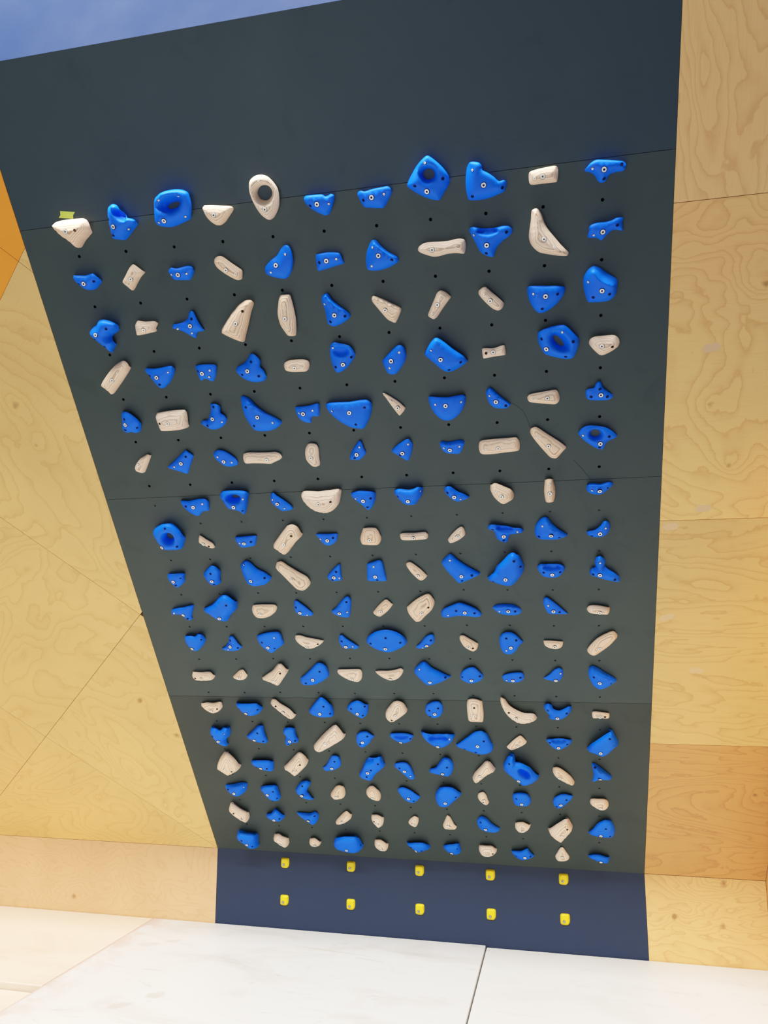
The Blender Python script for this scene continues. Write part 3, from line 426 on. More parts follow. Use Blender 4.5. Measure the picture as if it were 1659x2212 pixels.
(17,11,'B','big snail-shaped',[1006,-3320],37,93,[-17,-32,30,-36,60,-32,72,-4,73,25,52,95,23,111,-6,91,-35,39,-62,-10],0,[24,59,47,-4],0,0,0),
(18,10,'W','small onion-shaped',[805,-3520],18,91,[-24,-45,7,-46,32,-32,38,-8,20,37,3,71,-7,66,-26,22,-37,-14],0,0,0,0,0),
(18,11,'B','flat-topped keel-shaped',[1007,-3521],36,93,[-48,0,-12,-23,19,-31,40,-30,48,8,38,22,-6,43,-48,38,-65,12],0,0,0,0,0),
]

PILOT = [(-1013,-190),(-808,-191),(-603,-195),(-401,-196),(-199,-199),(2,-200),(202,-202),(402,-202),(601,-203),(801,-203),(1002,-202),(-1009,-390),(-804,-393),(-601,-395),(-399,-397),(-200,-398),(0,-398),(201,-402),(401,-402),(600,-403),(800,-403),(1000,-402),(-1005,-592),(-801,-593),(-598,-595),(-396,-597),(-200,-597),(0,-597),(200,-597),(400,-597),(598,-601),(798,-601),(998,-600),(-1002,-790),(-800,-793),(-597,-794),(-400,-795),(-200,-795),(0,-795),(200,-795),(400,-795),(597,-799),(796,-798),(997,-799),(-1002,-989),(-797,-991),(-596,-992),(-394,-993),(-194,-994),(0,-993),(200,-993),(400,-993),(596,-996),(795,-996),(995,-996),(-998,-1207),(-796,-1209),(-594,-1208),(-394,-1209),(-193,-1209),(4,-1209),(201,-1210),(400,-1209),(595,-1210),(794,-1211),(994,-1211),(-1000,-1407),(-794,-1407),(-591,-1406),(-391,-1406),(-200,-1407),(0,-1407),(200,-1407),(400,-1407),(596,-1406),(794,-1407),(994,-1408),(-997,-1603),(-794,-1602),(-591,-1600),(-390,-1600),(-200,-1601),(0,-1601),(200,-1601),(400,-1601),(596,-1600),(795,-1601),(995,-1604),(-995,-1800),(-792,-1798),(-592,-1796),(-400,-1798),(-200,-1798),(0,-1798),(200,-1798),(400,-1793),(597,-1797),(796,-1800),(994,-1801),(-1000,-1993),(-800,-1993),(-600,-1993),(-400,-1993),(-200,-1993),(0,-1993),(200,-1993),(400,-1990),(598,-1991),(796,-1995),(995,-1995),(-999,-2198),(-795,-2196),(-594,-2191),(-400,-2191),(-193,-2187),(6,-2186),(203,-2187),(401,-2186),(600,-2191),(798,-2193),(997,-2192),(-1000,-2416),(-797,-2415),(-600,-2409),(-392,-2408),(-200,-2409),(4,-2406),(203,-2403),(400,-2409),(600,-2408),(798,-2410),(1000,-2409),(-1000,-2615),(-796,-2613),(-596,-2611),(-392,-2607),(-200,-2609),(6,-2605),(205,-2601),(400,-2609),(600,-2609),(801,-2606),(1001,-2613),(-1001,-2817),(-800,-2808),(-600,-2808),(-400,-2808),(-200,-2808),(0,-2808),(200,-2808),(400,-2808),(600,-2808),(800,-2808),(1000,-2808),(-1000,-3008),(-800,-3008),(-600,-3008),(-400,-3008),(-200,-3008),(0,-3008),(200,-3008),(400,-3008),(600,-3008),(800,-3008),(1000,-3008),(-1000,-3208),(-800,-3208),(-600,-3208),(-400,-3208),(-200,-3208),(0,-3208),(200,-3208),(400,-3208),(600,-3208),(800,-3208),(1000,-3208),(-1000,-3408),(-800,-3408),(-600,-3408),(-400,-3408),(-200,-3408),(0,-3408),(200,-3408),(400,-3408),(600,-3408),(800,-3408),(1000,-3408),(-997,-1307)]

M = dict(
    board=mat_paint('board_paint', srgb(65, 80, 80), .5, .9),
    kick=mat_paint('navy_paint', srgb(40, 54, 80), .5, .3),
    blue_wall=mat_paint('blue_wall_paint', srgb(14, 42, 82), .65, .5, .12),
    blue=mat_blue(), wood=mat_holdwood(),
    steel=plain('steel', srgb(250, 250, 246), .35, .15),
    chrome=plain('chrome', srgb(190, 190, 188), .3, .7),
    washer=plain('white_washer', srgb(252, 252, 242), .4, .05),
    dark=plain('dark_recess', srgb(14, 16, 22), .8, 0, .2),
    navyhole=plain('dark_blue_recess', srgb(6, 22, 84), .8, 0, .2),
    brownhole=plain('dark_brown_recess', srgb(58, 38, 26), .8, 0, .2),
    yellow=plain('yellow_resin', srgb(246, 214, 20), .4, 0, .4),
    tape=plain('lime_tape', srgb(196, 222, 110), .7, 0, .2),
    led=plain('led_cap', srgb(78, 84, 82), .5),
    scratch=plain('scratch_grey', srgb(44, 52, 54), .7, 0, .2),
    board_cool_light=mat_paint('board_paint_cool_light', srgb(58, 75, 84), .5, .8), board_shaded=mat_paint('board_paint_shaded', srgb(58, 70, 67), .5, .8),  # same board paint, bluer above and darker below: light variation put into colour
    black=plain('black_gap', srgb(12, 13, 15), .9, 0, .1),
    orange=mat_paint('orange_paint', srgb(255, 168, 58), .5, .2),
    edge=plain('panel_edge', srgb(240, 226, 196), .6),
    plug=plain('pale_plug', srgb(236, 204, 156), .5),
    seam=plain('seam_dirt', srgb(196, 150, 140), .8, 0, .1),
)
PLY_A, PLY_D = srgb(230, 194, 128), srgb(190, 138, 74)
KICK_A, KICK_D = srgb(216, 176, 134), srgb(178, 128, 78)

# ================================================================ the training board
board = bpy.data.objects.new('training_board', None); COL.objects.link(board)
board.matrix_world = board_matrix(0, VH)
tag(board, 'dark green-grey overhanging training board with a navy kick panel at its foot', 'climbing board')
def BL(u, v): return (u, v - VH)      # board coordinates -> coordinates of the board's Empty

def circle(cx, cy, r, n, ph=0.0):
    return [(cx + r * math.cos(2 * PI * k / n + ph), cy + r * math.sin(2 * PI * k / n + ph)) for k in range(n)]

def inside(px, py, poly):
    x = poly[:, 0]; y = poly[:, 1]; x2 = np.roll(x, -1); y2 = np.roll(y, -1)
    c = ((y > py[:, None]) != (y2 > py[:, None]))
    xi = x + (py[:, None] - y) * (x2 - x) / np.where(y2 == y, 1e-12, y2 - y)
    return (np.sum(c & (px[:, None] < xi), axis=1) % 2) == 1

def drilled_panel(u0, u1, v0, v1, holes, r=.0062, depth=.016, thick=.018, lamp=False):
    """flat sheet with real round holes through its face"""
    NSEG = 12
    V = [Vector((u0, v0)), Vector((u1, v0)), Vector((u1, v1)), Vector((u0, v1))]
    E = [(0, 1), (1, 2), (2, 3), (3, 0)]
    rings = []
    for (hu, hv) in holes:
        i0 = len(V); V += [Vector(p) for p in circle(hu, hv, r, NSEG)]
        E += [(i0 + k, i0 + (k + 1) % NSEG) for k in range(NSEG)]; rings.append((i0, hu, hv))
    vo, eo, fo, *_ = geometry.delaunay_2d_cdt(V, E, [], 0, 1e-7)
    vs = [(p.x, p.y, 0.0) for p in vo]; fs = []; mi = []
    H = np.array(holes) if len(holes) else np.zeros((0, 2))
    for f in fo:
        c = sum((vo[i] for i in f), Vector((0, 0))) / len(f)
        if len(H) and np.min((H[:, 0] - c.x) ** 2 + (H[:, 1] - c.y) ** 2) < (r * .97) ** 2: continue
        if not (u0 < c.x < u1 and v0 < c.y < v1): continue
        fs.append(tuple(f)); mi.append(0)
    for (i0, hu, hv) in rings:                      # the bore of each hole and its closed end
        a = len(vs); vs += [(x, y, 0) for x, y in circle(hu, hv, r, NSEG)]
        b = len(vs); vs += [(x, y, -depth) for x, y in circle(hu, hv, r, NSEG)]
        for k in range(NSEG):
            j = (k + 1) % NSEG
            fs.append((a + k, b + k, b + j, a + j)); mi.append(1)
        fs.append(tuple(b + k for k in range(NSEG))); mi.append(2 if lamp else 1)
    a = len(vs)                                      # edges and back of the sheet
    for z in (0, -thick):
        vs += [(u0, v0, z), (u1, v0, z), (u1, v1, z), (u0, v1, z)]
    for k in range(4):
        j = (k + 1) % 4
        fs.append((a + j, a + k, a + 4 + k, a + 4 + j)); mi.append(0)
    fs.append((a + 7, a + 6, a + 5, a + 4)); mi.append(0)
    return mesh_from(vs, fs, 'board_panel', False, mi)

TOPV = 0.500
SEAMS = [VH - .0006, -2.445, -1.266, -0.070, TOPV]
GAP = .0008
holes_uv = [BL(a / 1000, b / 1000) for a, b in PILOT]
for i in range(4):
    v0, v1 = SEAMS[i] + GAP, SEAMS[i + 1] - GAP
    a0, a1 = BL(0, v0)[1], BL(0, v1)[1]
    hs = [h for h in holes_uv if a0 + .008 < h[1] < a1 - .008]
    link('board_panel', drilled_panel(-HALF + .001, HALF - .001, a0, a1, hs, .0062 if i > 1 else .0052, .016 if i > 1 else .005, lamp=i < 2), [M[('board_shaded', 'board', 'board', 'board_cool_light')[i]], M['dark'] if i > 1 else M['board_shaded'], M['led']], board)
link('backing_sheet', slab([(-HALF + .01, .01), (HALF - .01, .01), (HALF - .01, TOPV - VH - .01), (-HALF + .01, TOPV - VH - .01)], -.05, -.019), M['black'], board)

def tube(pts, r, n=6):
    vs, fs = [], []
    P = [Vector(p) for p in pts]
    for i, p in enumerate(P):
        d = (P[min(i + 1, len(P) - 1)] - P[max(i - 1, 0)]).normalized()
        x = d.cross(Vector((0, 0, 1))).normalized(); y = Vector((0, 0, 1))
        vs += [p + x * r * math.cos(2 * PI * k / n) + y * r * math.sin(2 * PI * k / n) for k in range(n)]
    for i in range(len(P) - 1):
        for k in range(n):
            j = (k + 1) % n
            fs.append((i * n + k, i * n + j, (i + 1) * n + j, (i + 1) * n + k))
    return mesh_from(vs, fs, 'tube')
SCR = [(655, -916), (675, -928), (701, -953), (716, -988), (725, -1023), (735, -1069), (796, -1102), (859, -1146), (891, -1174), (922, -1211), (949, -1249), (963, -1271)]
for part in (SCR[:5], SCR[8:]):
    sc_o = link('scratch', tube([(*BL(a / 1000, b / 1000), .0001) for a, b in part], .0006), M['scratch'], board)
    sc_o['label'] = 'thin dark curved scratch'

# kickboard below the fold
def panel_on(name, poly, mats, matrix, z0=-.018, z1=0.0, parent=None, bevel=0.0):
    return link(name, slab(poly, z0, z1, bevel, 1, name), mats, parent, matrix)
kb = panel_on('kick_panel', [(-HALF + .001, -.29), (HALF - .001, -.29), (HALF - .001, HK - .0003), (-HALF + .001, HK - .0003)], M['kick'], board.matrix_world.inverted() @ kick_matrix(0, 0), parent=board)
kb['label'] = 'navy vertical kick panel'

# ================================================================ side walls
def clip(poly, a, b, c):
    """keep the part of a polygon where a*x+b*y >= c"""
    out = []
    for i in range(len(poly)):
        p, q = poly[i], poly[(i + 1) % len(poly)]
        dp, dq = a * p[0] + b * p[1] - c, a * q[0] + b * q[1] - c
        if dp >= 0: out.append(p)
        if (dp >= 0) != (dq >= 0):
            t = dp / (dp - dq); out.append((p[0] + t * (q[0] - p[0]), p[1] + t * (q[1] - p[1])))
    return out
def inset(poly, g):
    n = len(poly)
    A = .5 * sum(poly[i][0] * poly[(i + 1) % n][1] - poly[(i + 1) % n][0] * poly[i][1] for i in range(n))
    if A < 0: poly = poly[::-1]
    r = poly
    for i in range(n):
        p, q = poly[i], poly[(i + 1) % n]
        dx, dy = q[0] - p[0], q[1] - p[1]; L = math.hypot(dx, dy)
        if L < 1e-6: continue
        a, b = -dy / L, dx / L
        r = clip(r, a, b, a * p[0] + b * p[1] + g)
    return r

WT = TOPV - VH                                     # length of the overhang along the slope
wl = bpy.data.objects.new('wall_left', None); COL.objects.link(wl); wl.matrix_world = board_matrix(-HALF, VH)
tag(wl, kind='structure')
idx = 0
for ia in range(-2, 3):
    for ib in range(0, 4):
        sq = [(-2.2, 0), (-.0005, 0), (-.0005, WT), (-2.2, WT)]    # x runs to the right, so a = -x
        lo_d, hi_d = 1.70 * ia, 1.70 * (ia + 1)    # b - a
        lo_s, hi_s = -.04 + 1.77 * ib, -.04 + 1.77 * (ib + 1)   # a + b
        p = clip(sq, 1, 1, lo_d); p = clip(p, -1, -1, -hi_d) if p else p
        p = clip(p, -1, 1, lo_s) if p else p; p = clip(p, 1, -1, -hi_s) if p else p
        if len(p) < 3: continue
        p = inset(p, .0009)
        if len(p) < 3: continue
        ar = abs(.5 * sum(p[i][0] * p[(i + 1) % len(p)][1] - p[(i + 1) % len(p)][0] * p[i][1] for i in range(len(p))))
        if ar < .0004: continue
        idx += 1
        if ib >= 2:
            m = M['orange']
        else:
            cx = sum(q[0] for q in p) / len(p); cy = sum(q[1] for q in p) / len(p)
            rg = random.Random(idx * 13 + 5)
            kn = [(cx + rg.uniform(-.4, .25), cy + rg.uniform(-.4, .4), rg.uniform(.018, .035)) for _ in range(3)]
            m = mat_ply('birch_veneer_left', PLY_A, PLY_D, rot=(PI / 4 if (ia + ib) % 2 else -PI / 4) + .15, freq=17 + 2 * (idx % 3), knots=kn, seed=idx * 2.7, contrast=.30)
        o = link('orange_panel' if ib >= 2 else 'plywood_panel', slab(p, -.018, 0, 0, 1, 'ply'), m, wl)
        if ib >= 2: o['label'] = 'orange painted panel'
link('backing_sheet', slab([(-2.15, .01), (-.01, .01), (-.01, WT - .01), (-2.15, WT - .01)], -.04, -.019), M['black'], wl)
m = mat_ply('birch_veneer_kick_left', KICK_A, KICK_D, rot=.05, stretch=(.8, 1.6), freq=20, knots=[(-.95, .09, .03), (-2.0, .2, .03)], seed=31, contrast=.24)
link('plywood_panel', slab([(-2.2, -.29), (-.0005, -.29), (-.0005, HK - .001), (-2.2, HK - .001)], -.018, 0), m, wl).matrix_world = kick_matrix(-HALF, 0)

XR = .606
wr = bpy.data.objects.new('wall_right', None); COL.objects.link(wr); wr.matrix_world = board_matrix(HALF, VH)
tag(wr, kind='structure')
RS = [0.001, .936, 2.163, 3.393, WT]
RK = [[(.5, .62, .02)], [], [(.25, .24, .022), (.16, .50, .022), (.32, .93, .026)], []]
RCOL = [(srgb(212, 164, 102), srgb(166, 110, 56)), (PLY_A, PLY_D), (srgb(255, 206, 134), srgb(208, 146, 80)), (srgb(255, 204, 138), srgb(212, 152, 90))]  # upper two panels painted lighter to make up for weaker bounced light
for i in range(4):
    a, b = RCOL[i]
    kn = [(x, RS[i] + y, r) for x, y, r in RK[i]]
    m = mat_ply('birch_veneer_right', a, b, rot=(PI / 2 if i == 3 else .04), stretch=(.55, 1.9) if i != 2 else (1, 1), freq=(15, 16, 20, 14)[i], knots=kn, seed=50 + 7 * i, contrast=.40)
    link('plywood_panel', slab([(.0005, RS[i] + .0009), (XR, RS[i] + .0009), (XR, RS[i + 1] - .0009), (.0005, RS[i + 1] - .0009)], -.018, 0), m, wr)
link('backing_sheet', slab([(.01, .01), (XR - .01, .01), (XR - .01, WT - .01), (.01, WT - .01)], -.04, -.019), M['black'], wr)
m = mat_ply('birch_veneer_kick_right', srgb(222, 182, 124), srgb(166, 112, 60), rot=.1, stretch=(.8, 1.5), freq=22, knots=[(.38, .19, .03), (.14, .22, .02), (.40, .40, .03)], seed=84, contrast=.36)
link('plywood_panel', slab([(.0005, -.29), (XR, -.29), (XR, HK - .001), (.0005, HK - .001)], -.018, 0), m, wr).matrix_world = kick_matrix(HALF, 0)

def plug(x, y, rot, parent, w=.062, h=.034):
    pts = []
    for k in range(20):
        t = 2 * PI * k / 20
        rr = 1 + .10 * math.cos(6 * t)
        px, py = w * .5 * math.copysign(abs(math.cos(t)) ** .7, math.cos(t)) * rr, h * .5 * math.copysign(abs(math.sin(t)) ** .8, math.sin(t)) * rr
        pts.append((x + px * math.cos(rot) - py * math.sin(rot), y + px * math.sin(rot) + py * math.cos(rot)))
    o = link('wood_plug', slab(pts, -.001, .0004), M['plug'], parent)
    return o
for (x, y, r) in ((.155, 2.88, .1), (.165, 2.215, .05), (.044, 2.135, .1), (.185, 1.385, 0), (.046, 1.68, .4)):
    plug(x, y, r, wr)

# the next wall stands at a right angle beyond the narrow right-hand strip
m = mat_ply('birch_veneer_corner', srgb(222, 176, 112), srgb(176, 124, 66), rot=PI / 2, freq=14, seed=120, contrast=.25)
wc = link('wall_corner', slab([(0, -.29), (1.9, -.29), (1.9, 3.4), (0, 3.4)], -.018, 0), m, None,
          Matrix(((0, 0, -1, HALF + XR + .002), (-1, 0, 0, .3), (0, 1, 0, 0), (0, 0, 0, 1))))
tag(wc, kind='structure')

# blue wall rising above the board
top = B2W(0, TOPV)
wb = panel_on('wall_back', [(-4.2, 0), (2.2, 0), (2.2, 2.2), (-4.2, 2.2)], M['blue_wall'], kick_matrix(0, top.z + .002, top.y + .004))
tag(wb, kind='structure')

# floor and crash mats
fl = link('floor', slab([(-7, -12), (7, -12), (7, .6), (-7, .6)], -.40, -.302), plain('floor_grey', srgb(120, 116, 110), .8), None)
tag(fl, kind='structure')
V1 = mat_vinyl('mat_vinyl_grey', srgb(204, 203, 199), srgb(178, 170, 160), 3, .75, pink=True)
V2 = mat_vinyl('mat_vinyl_warm', srgb(212, 196, 177), srgb(196, 172, 150), 9, .7)
V3 = mat_vinyl('mat_vinyl_right', srgb(206, 205, 200), srgb(192, 188, 182), 14, .6)
def mat_obj(name, poly, z, m, label):
    o = link(name, slab(poly, -.30, z, .005, 3, name), m)
    for p in o.data.polygons: p.use_smooth = False
    tag(o, label, 'crash mat', 'white crash mats on the floor'); return o
XL = lambda y: -1.640 + .080 * y
mat_obj('crash_mat', [(XL(-.003) + .004, -.003), (.374, -.003), (.350, -1.0), (.32, -3.2), (XL(-3.2) + .004, -3.2)], .003, V1, 'white stained vinyl crash mat in front of the kickboard, the middle one')
mat_obj('crash_mat', [(.379, -.003), (1.9, -.003), (1.9, -3.2), (.325, -3.2), (.355, -1.0)], -.007, V3, 'clean white vinyl crash mat at the right end of the kickboard')
mat_obj('crash_mat', [(XL(-.003), -.003), (XL(-.952), -.952), (-5.0, -.952), (-5.0, -.003)], .002, V2, 'cream vinyl crash mat along the left plywood kick panel')
mat_obj('crash_mat', [(XL(-.958), -.958), (XL(-3.2), -3.2), (-5.0, -3.2), (-5.0, -.958)], -.03, V2, 'cream crash mat in the lower left corner of the photo')
mat_obj('crash_mat', [(-1.6, -3.206), (.1, -3.206), (.1, -8.5), (-1.6, -8.5)], -.008, V1, 'unseen white mat added behind the others to bounce light')  # unseen, added so more light bounces onto the board's upper middle
mat_obj('crash_mat', [(.106, -3.206), (4.0, -3.206), (4.0, -8.5), (.106, -8.5)], -.008, mat_vinyl('added_mat_navy', srgb(40, 56, 120), srgb(36, 50, 100), 20, .3), 'unseen navy mat added behind the right-hand mat to tint bounced light')  # unseen, its navy chosen to darken and blue the board's upper right
mat_obj('crash_mat', [(-5.0, -3.206), (-1.606, -3.206), (-1.606, -8.5), (-5.0, -8.5)], -.008, mat_vinyl('added_mat_slate', srgb(60, 80, 104), srgb(52, 66, 84), 25, .3), 'unseen slate blue mat added behind the left-hand mats to dim bounced light')  # unseen, its slate chosen to darken the board's upper left

# ================================================================ holds
ORD = ['', 'first', 'second', 'third', 'fourth', 'fifth', 'sixth', 'seventh', 'eighth', 'ninth', 'tenth', 'eleventh', 'twelfth', 'thirteenth', 'fourteenth', 'fifteenth', 'sixteenth', 'seventeenth', 'eighteenth']

def smooth_loop(P, sub=3, ten=.42):
    n = len(P); out = []
    for i in range(n):
        p0, p1, p2, p3 = P[i - 1], P[i], P[(i + 1) % n], P[(i + 2) % n]
        m1 = (p2 - p0) * ten; m2 = (p3 - p1) * ten
        L = np.linalg.norm(p2 - p1) + 1e-9
        for m in (m1, m2):
            q = np.linalg.norm(m)
            if q > L: m *= L / q
        for k in range(sub):
            t = k / sub
            out.append((2 * t**3 - 3 * t**2 + 1) * p1 + (t**3 - 2 * t**2 + t) * m1 + (-2 * t**3 + 3 * t**2) * p2 + (t**3 - t**2) * m2)
    return np.array(out)

def seg_dist(Q, A, Bp):
    d = Bp - A; L2 = (d ** 2).sum(1) + 1e-12
    t = np.clip(((Q[:, None] - A) * d).sum(2) / L2, 0, 1)
    return np.sqrt((((A + t[..., None] * d) - Q[:, None]) ** 2).sum(2)).min(1)
def loop_dist(Q, P): return seg_dist(Q, P, np.roll(P, -1, 0))
def line_dist(Q, P): return seg_dist(Q, P[:-1], P[1:])
sst = lambda x: np.clip(x, 0, 1) ** 2 * (3 - 2 * np.clip(x, 0, 1))

def hold_mesh(kind, P, H, hole=None, pocket=None, crest=None, name='hold', lip=None):
    P = smooth_loop(np.array(P, float))
    hl = smooth_loop(np.array(hole, float), 2) if hole is not None else None
    pk = np.array(pocket, float) if pocket is not None else None
    ck = np.array(crest, float) if crest is not None else None
    lo, hi = P.min(0), P.max(0)
    area = abs(.5 * np.sum(P[:, 0] * np.roll(P[:, 1], -1) - np.roll(P[:, 0], -1) * P[:, 1]))
    sp = max(.0045, area ** .5 / 17)
    gx, gy = np.meshgrid(np.arange(lo[0], hi[0], sp), np.arange(lo[1], hi[1], sp))
    gx = gx + (np.arange(gx.shape[0]) % 2)[:, None] * sp * .5
    Gp = np.stack([gx.ravel(), gy.ravel()], 1)
    Gp = Gp[inside(Gp[:, 0], Gp[:, 1], P)]
    if hl is not None: Gp = Gp[~inside(Gp[:, 0], Gp[:, 1], hl)]
    def dist(Q):
        d = loop_dist(Q, P)
        return d if hl is None else np.minimum(d, loop_dist(Q, hl) * 1.0)
    dg = dist(Gp); R = dg.max()
    if kind == 'B': r = min(.80 * R, .030, H * .95)
    elif kind == 'Y': r = min(.4 * R, .006)
    else: r = min(.55 * R, .015)
    rnd = lambda x: np.sqrt(np.clip(1 - (1 - np.clip(x, 0, 1)) ** 2, 0, 1))
    P2 = np.roll(P, -1, 0)
    tg = P2 - np.roll(P, 1, 0); tg /= np.linalg.norm(tg, axis=1, keepdims=True) + 1e-12
    no = np.stack([tg[:, 1], -tg[:, 0]], 1)                              # outward normals of the outline
    if lip is not None:
        near = no @ np.array([math.cos(math.radians(lip)), math.sin(math.radians(lip))])
        upm = near > .15                                                 # undercut lip side of the hold
        le = .60 * sst((near - .15) / .6)
    def height(Q):
        d = dist(Q)
        e = rnd(d / r)
        if lip is not None and upm.any() and (~upm).any():               # sharp undercut lip above, long slope below
            U = P[upm]; D2 = ((Q[:, None] - U[None]) ** 2).sum(2); k = le[upm][D2.argmin(1)]
            du = seg_dist(Q, U, P2[upm]); dd = seg_dist(Q, P[~upm], P2[~upm])
            ru, rd = (min(.42 * R, .012), min(1.15 * R, .042)) if kind == 'B' else (min(.5 * R, .014), min(.55 * R, .016))
            e = (k + (1 - k) * rnd(du / ru)) * rnd(dd / rd)
            if hl is not None: e = e * rnd(loop_dist(Q, hl) / min(.7 * R, .02))
        yn = (Q[:, 1] - (lo[1] + hi[1]) / 2) / ((hi[1] - lo[1]) / 2)
        dome = sst(d / R)
        if kind == 'B':
            h = H * e * (.86 + .14 * yn) + H * .06 * dome
        elif kind == 'Y':
            h = H * e * (.80 + .20 * yn)
        else:
            h = H * (e * (.70 + .07 * yn) + .25 * dome)
        if ck is not None:
            dk = line_dist(Q, ck); t = d / (d + dk + 1e-9)
            h = H * (.30 * e + .72 * t ** .85)
        if pk is not None:
            ins = inside(Q[:, 0], Q[:, 1], pk)
            dp = loop_dist(Q, pk) * np.where(ins, 1, -1)
            Rp = max(loop_dist(pk.mean(0)[None], pk)[0], .004)
            cut = sst((dp / Rp + .25) / 1.05)
            h = h * (1 - .78 * cut)
        return h
    pts = [P]
    T = np.roll(P, -1, 0) - np.roll(P, 1, 0); T /= np.linalg.norm(T, axis=1, keepdims=True) + 1e-12
    N = np.stack([-T[:, 1], T[:, 0]], 1)
    rings = [(.05, 1), (.16, 1), (.36, 2), (.68, 2)]
    for f_, st in rings:
        q = (P + N * r * f_)[::st]
        q = q[inside(q[:, 0], q[:, 1], P)]
        q = q[dist(q) > r * f_ * .82]; pts.append(q)
    if hl is not None:
        c = hl.mean(0)
        for f_ in (.05, .16, .36, .68):
            dv = hl - c; L = np.linalg.norm(dv, axis=1, keepdims=True)
            q = c + dv * (1 + r * f_ / L); q = q[inside(q[:, 0], q[:, 1], P)]
            q = q[dist(q) > r * f_ * .82]; pts.append(q)
    g = Gp[dg > r * .80]
    extra = []
    if pk is not None:
        c = pk.mean(0)
        for s_ in (1.15, 1.0, .85, .65): extra.append(c + (smooth_loop(pk, 2) - c) * s_)
    if ck is not None:
        for a, b in zip(ck[:-1], ck[1:]):
            k = np.linspace(0, 1, 7)[:, None]; extra.append(a + (b - a) * k)
    if extra:
        ex = np.concatenate(extra); ex = ex[inside(ex[:, 0], ex[:, 1], P)]
        if hl is not None: ex = ex[~inside(ex[:, 0], ex[:, 1], hl)]
        ex = ex[dist(ex) > r * .2]
        dm = np.sqrt(((g[:, None] - ex[None]) ** 2).sum(2)).min(1) if len(g) and len(ex) else np.ones(len(g))
        g = g[dm > sp * .5]; pts.append(ex)
    pts.append(g)
    n0 = len(P)
    edges = [(i, (i + 1) % n0) for i in range(n0)]
    allp = list(map(tuple, np.concatenate(pts)))
    if hl is not None:
        i0 = len(allp); allp += list(map(tuple, hl)); edges += [(i0 + k, i0 + (k + 1) % len(hl)) for k in range(len(hl))]
    vo, eo, fo, *_ = geometry.delaunay_2d_cdt([Vector(p) for p in allp], edges, [], 0, 1e-5)
    Q = np.array([(v.x, v.y) for v in vo])
    z = height(Q)
    fc = np.array([Q[list(f)].mean(0) for f in fo])
    keep = inside(fc[:, 0], fc[:, 1], P)
    if hl is not None: keep &= ~inside(fc[:, 0], fc[:, 1], hl)
    fs = [tuple(f) for f, k in zip(fo, keep) if k]
    used = sorted({i for f in fs for i in f}); mp = {a: b for b, a in enumerate(used)}
    vs = [(Q[i, 0], Q[i, 1], z[i]) for i in used]; fs = [tuple(mp[i] for i in f) for f in fs]
    if lip is not None:                              # undercut side wall from the lip back to the board
        zl = height(P); a = len(vs); ins = np.minimum(.95 * zl, .5 * R)
        bs = P - no * ins[:, None]
        vs += [(P[i, 0], P[i, 1], zl[i]) for i in range(n0)] + [(bs[i, 0], bs[i, 1], 0.0) for i in range(n0)]
        fs += [(a + n0 + i, a + n0 + (i + 1) % n0, a + (i + 1) % n0, a + i) for i in range(n0)]
    return mesh_from(vs, fs, name), BVHTree.FromPolygons([Vector(v) for v in vs], fs)

def lathe(prof, n=20):
    """surface of revolution about z; prof = [(radius, z, material)]"""
    vs, fs, mi = [], [], []
    for (r, z, m) in prof: vs += [(r * math.cos(2 * PI * k / n), r * math.sin(2 * PI * k / n), z) for k in range(n)]
    for i in range(len(prof) - 1):
        for k in range(n):
            j = (k + 1) % n
            fs.append((i * n + k, i * n + j, (i + 1) * n + j, (i + 1) * n + k)); mi.append(prof[i][2])
    b = (len(prof) - 1) * n; fs.append(tuple(b + k for k in range(n))); mi.append(prof[-1][2])
    return mesh_from(vs, fs, 'lathe', False, mi)
# bolts: counterbore, washer ring, socket
ME_BOLT = lathe([(.0108, -.004, 0), (.0103, .0012, 0), (.0084, .0012, 1), (.0082, .0026, 1), (.0040, .0028, 1), (.0036, .0012, 0)], 22)
for m in (M['navyhole'], M['steel']): ME_BOLT.materials.append(m)
ME_BOLTW = lathe([(.0100, -.004, 0), (.0096, .0006, 0), (.0086, .0008, 1), (.0082, .0022, 1), (.0032, .0024, 1), (.0027, .0012, 0)], 22)
for m in (M['brownhole'], M['washer']): ME_BOLTW.materials.append(m)
ME_SCREW = lathe([(.0056, -.003, 0), (.0054, .0008, 0), (.0042, .0010, 1), (.0038, .0018, 1), (.0017, .0018, 1), (.0014, .0010, 0)], 14)
for m in (M['navyhole'], M['steel']): ME_SCREW.materials.append(m)
ME_SCREWW = lathe([(.0048, -.003, 0), (.0047, .0008, 1), (.0042, .0016, 1), (.0018, .0016, 1), (.0014, .0009, 0)], 14)
for m in (M['brownhole'], M['washer']): ME_SCREWW.materials.append(m)
ME_HOLE = lathe([(.0062, -.003, 0), (.0058, .0007, 0), (.0048, .0007, 0), (.0044, .0003, 0)], 14)
ME_HOLE.materials.append(M['navyhole'])
ME_HOLEW = lathe([(.0058, -.003, 0), (.0054, .0007, 0), (.0046, .0007, 0), (.0042, .0003, 0)], 14)
ME_HOLEW.materials.append(M['brownhole'])

def seat(bvh, x, y, tilt=1.0):
    loc, nor, i, d = bvh.ray_cast(Vector((x, y, .3)), Vector((0, 0, -1)))
    if loc is None:
        loc, nor, i, d = bvh.find_nearest(Vector((x, y, .03)))
    nor = (Vector((0, 0, 1)) * (1 - tilt) + nor * tilt).normalized()
    q = Vector((0, 0, 1)).rotation_difference(nor)
    m = q.to_matrix().to_4x4(); m.translation = loc; return m

def pairs(a): return [(a[i] / 1000, a[i + 1] / 1000) for i in range(0, len(a), 2)] if a else []

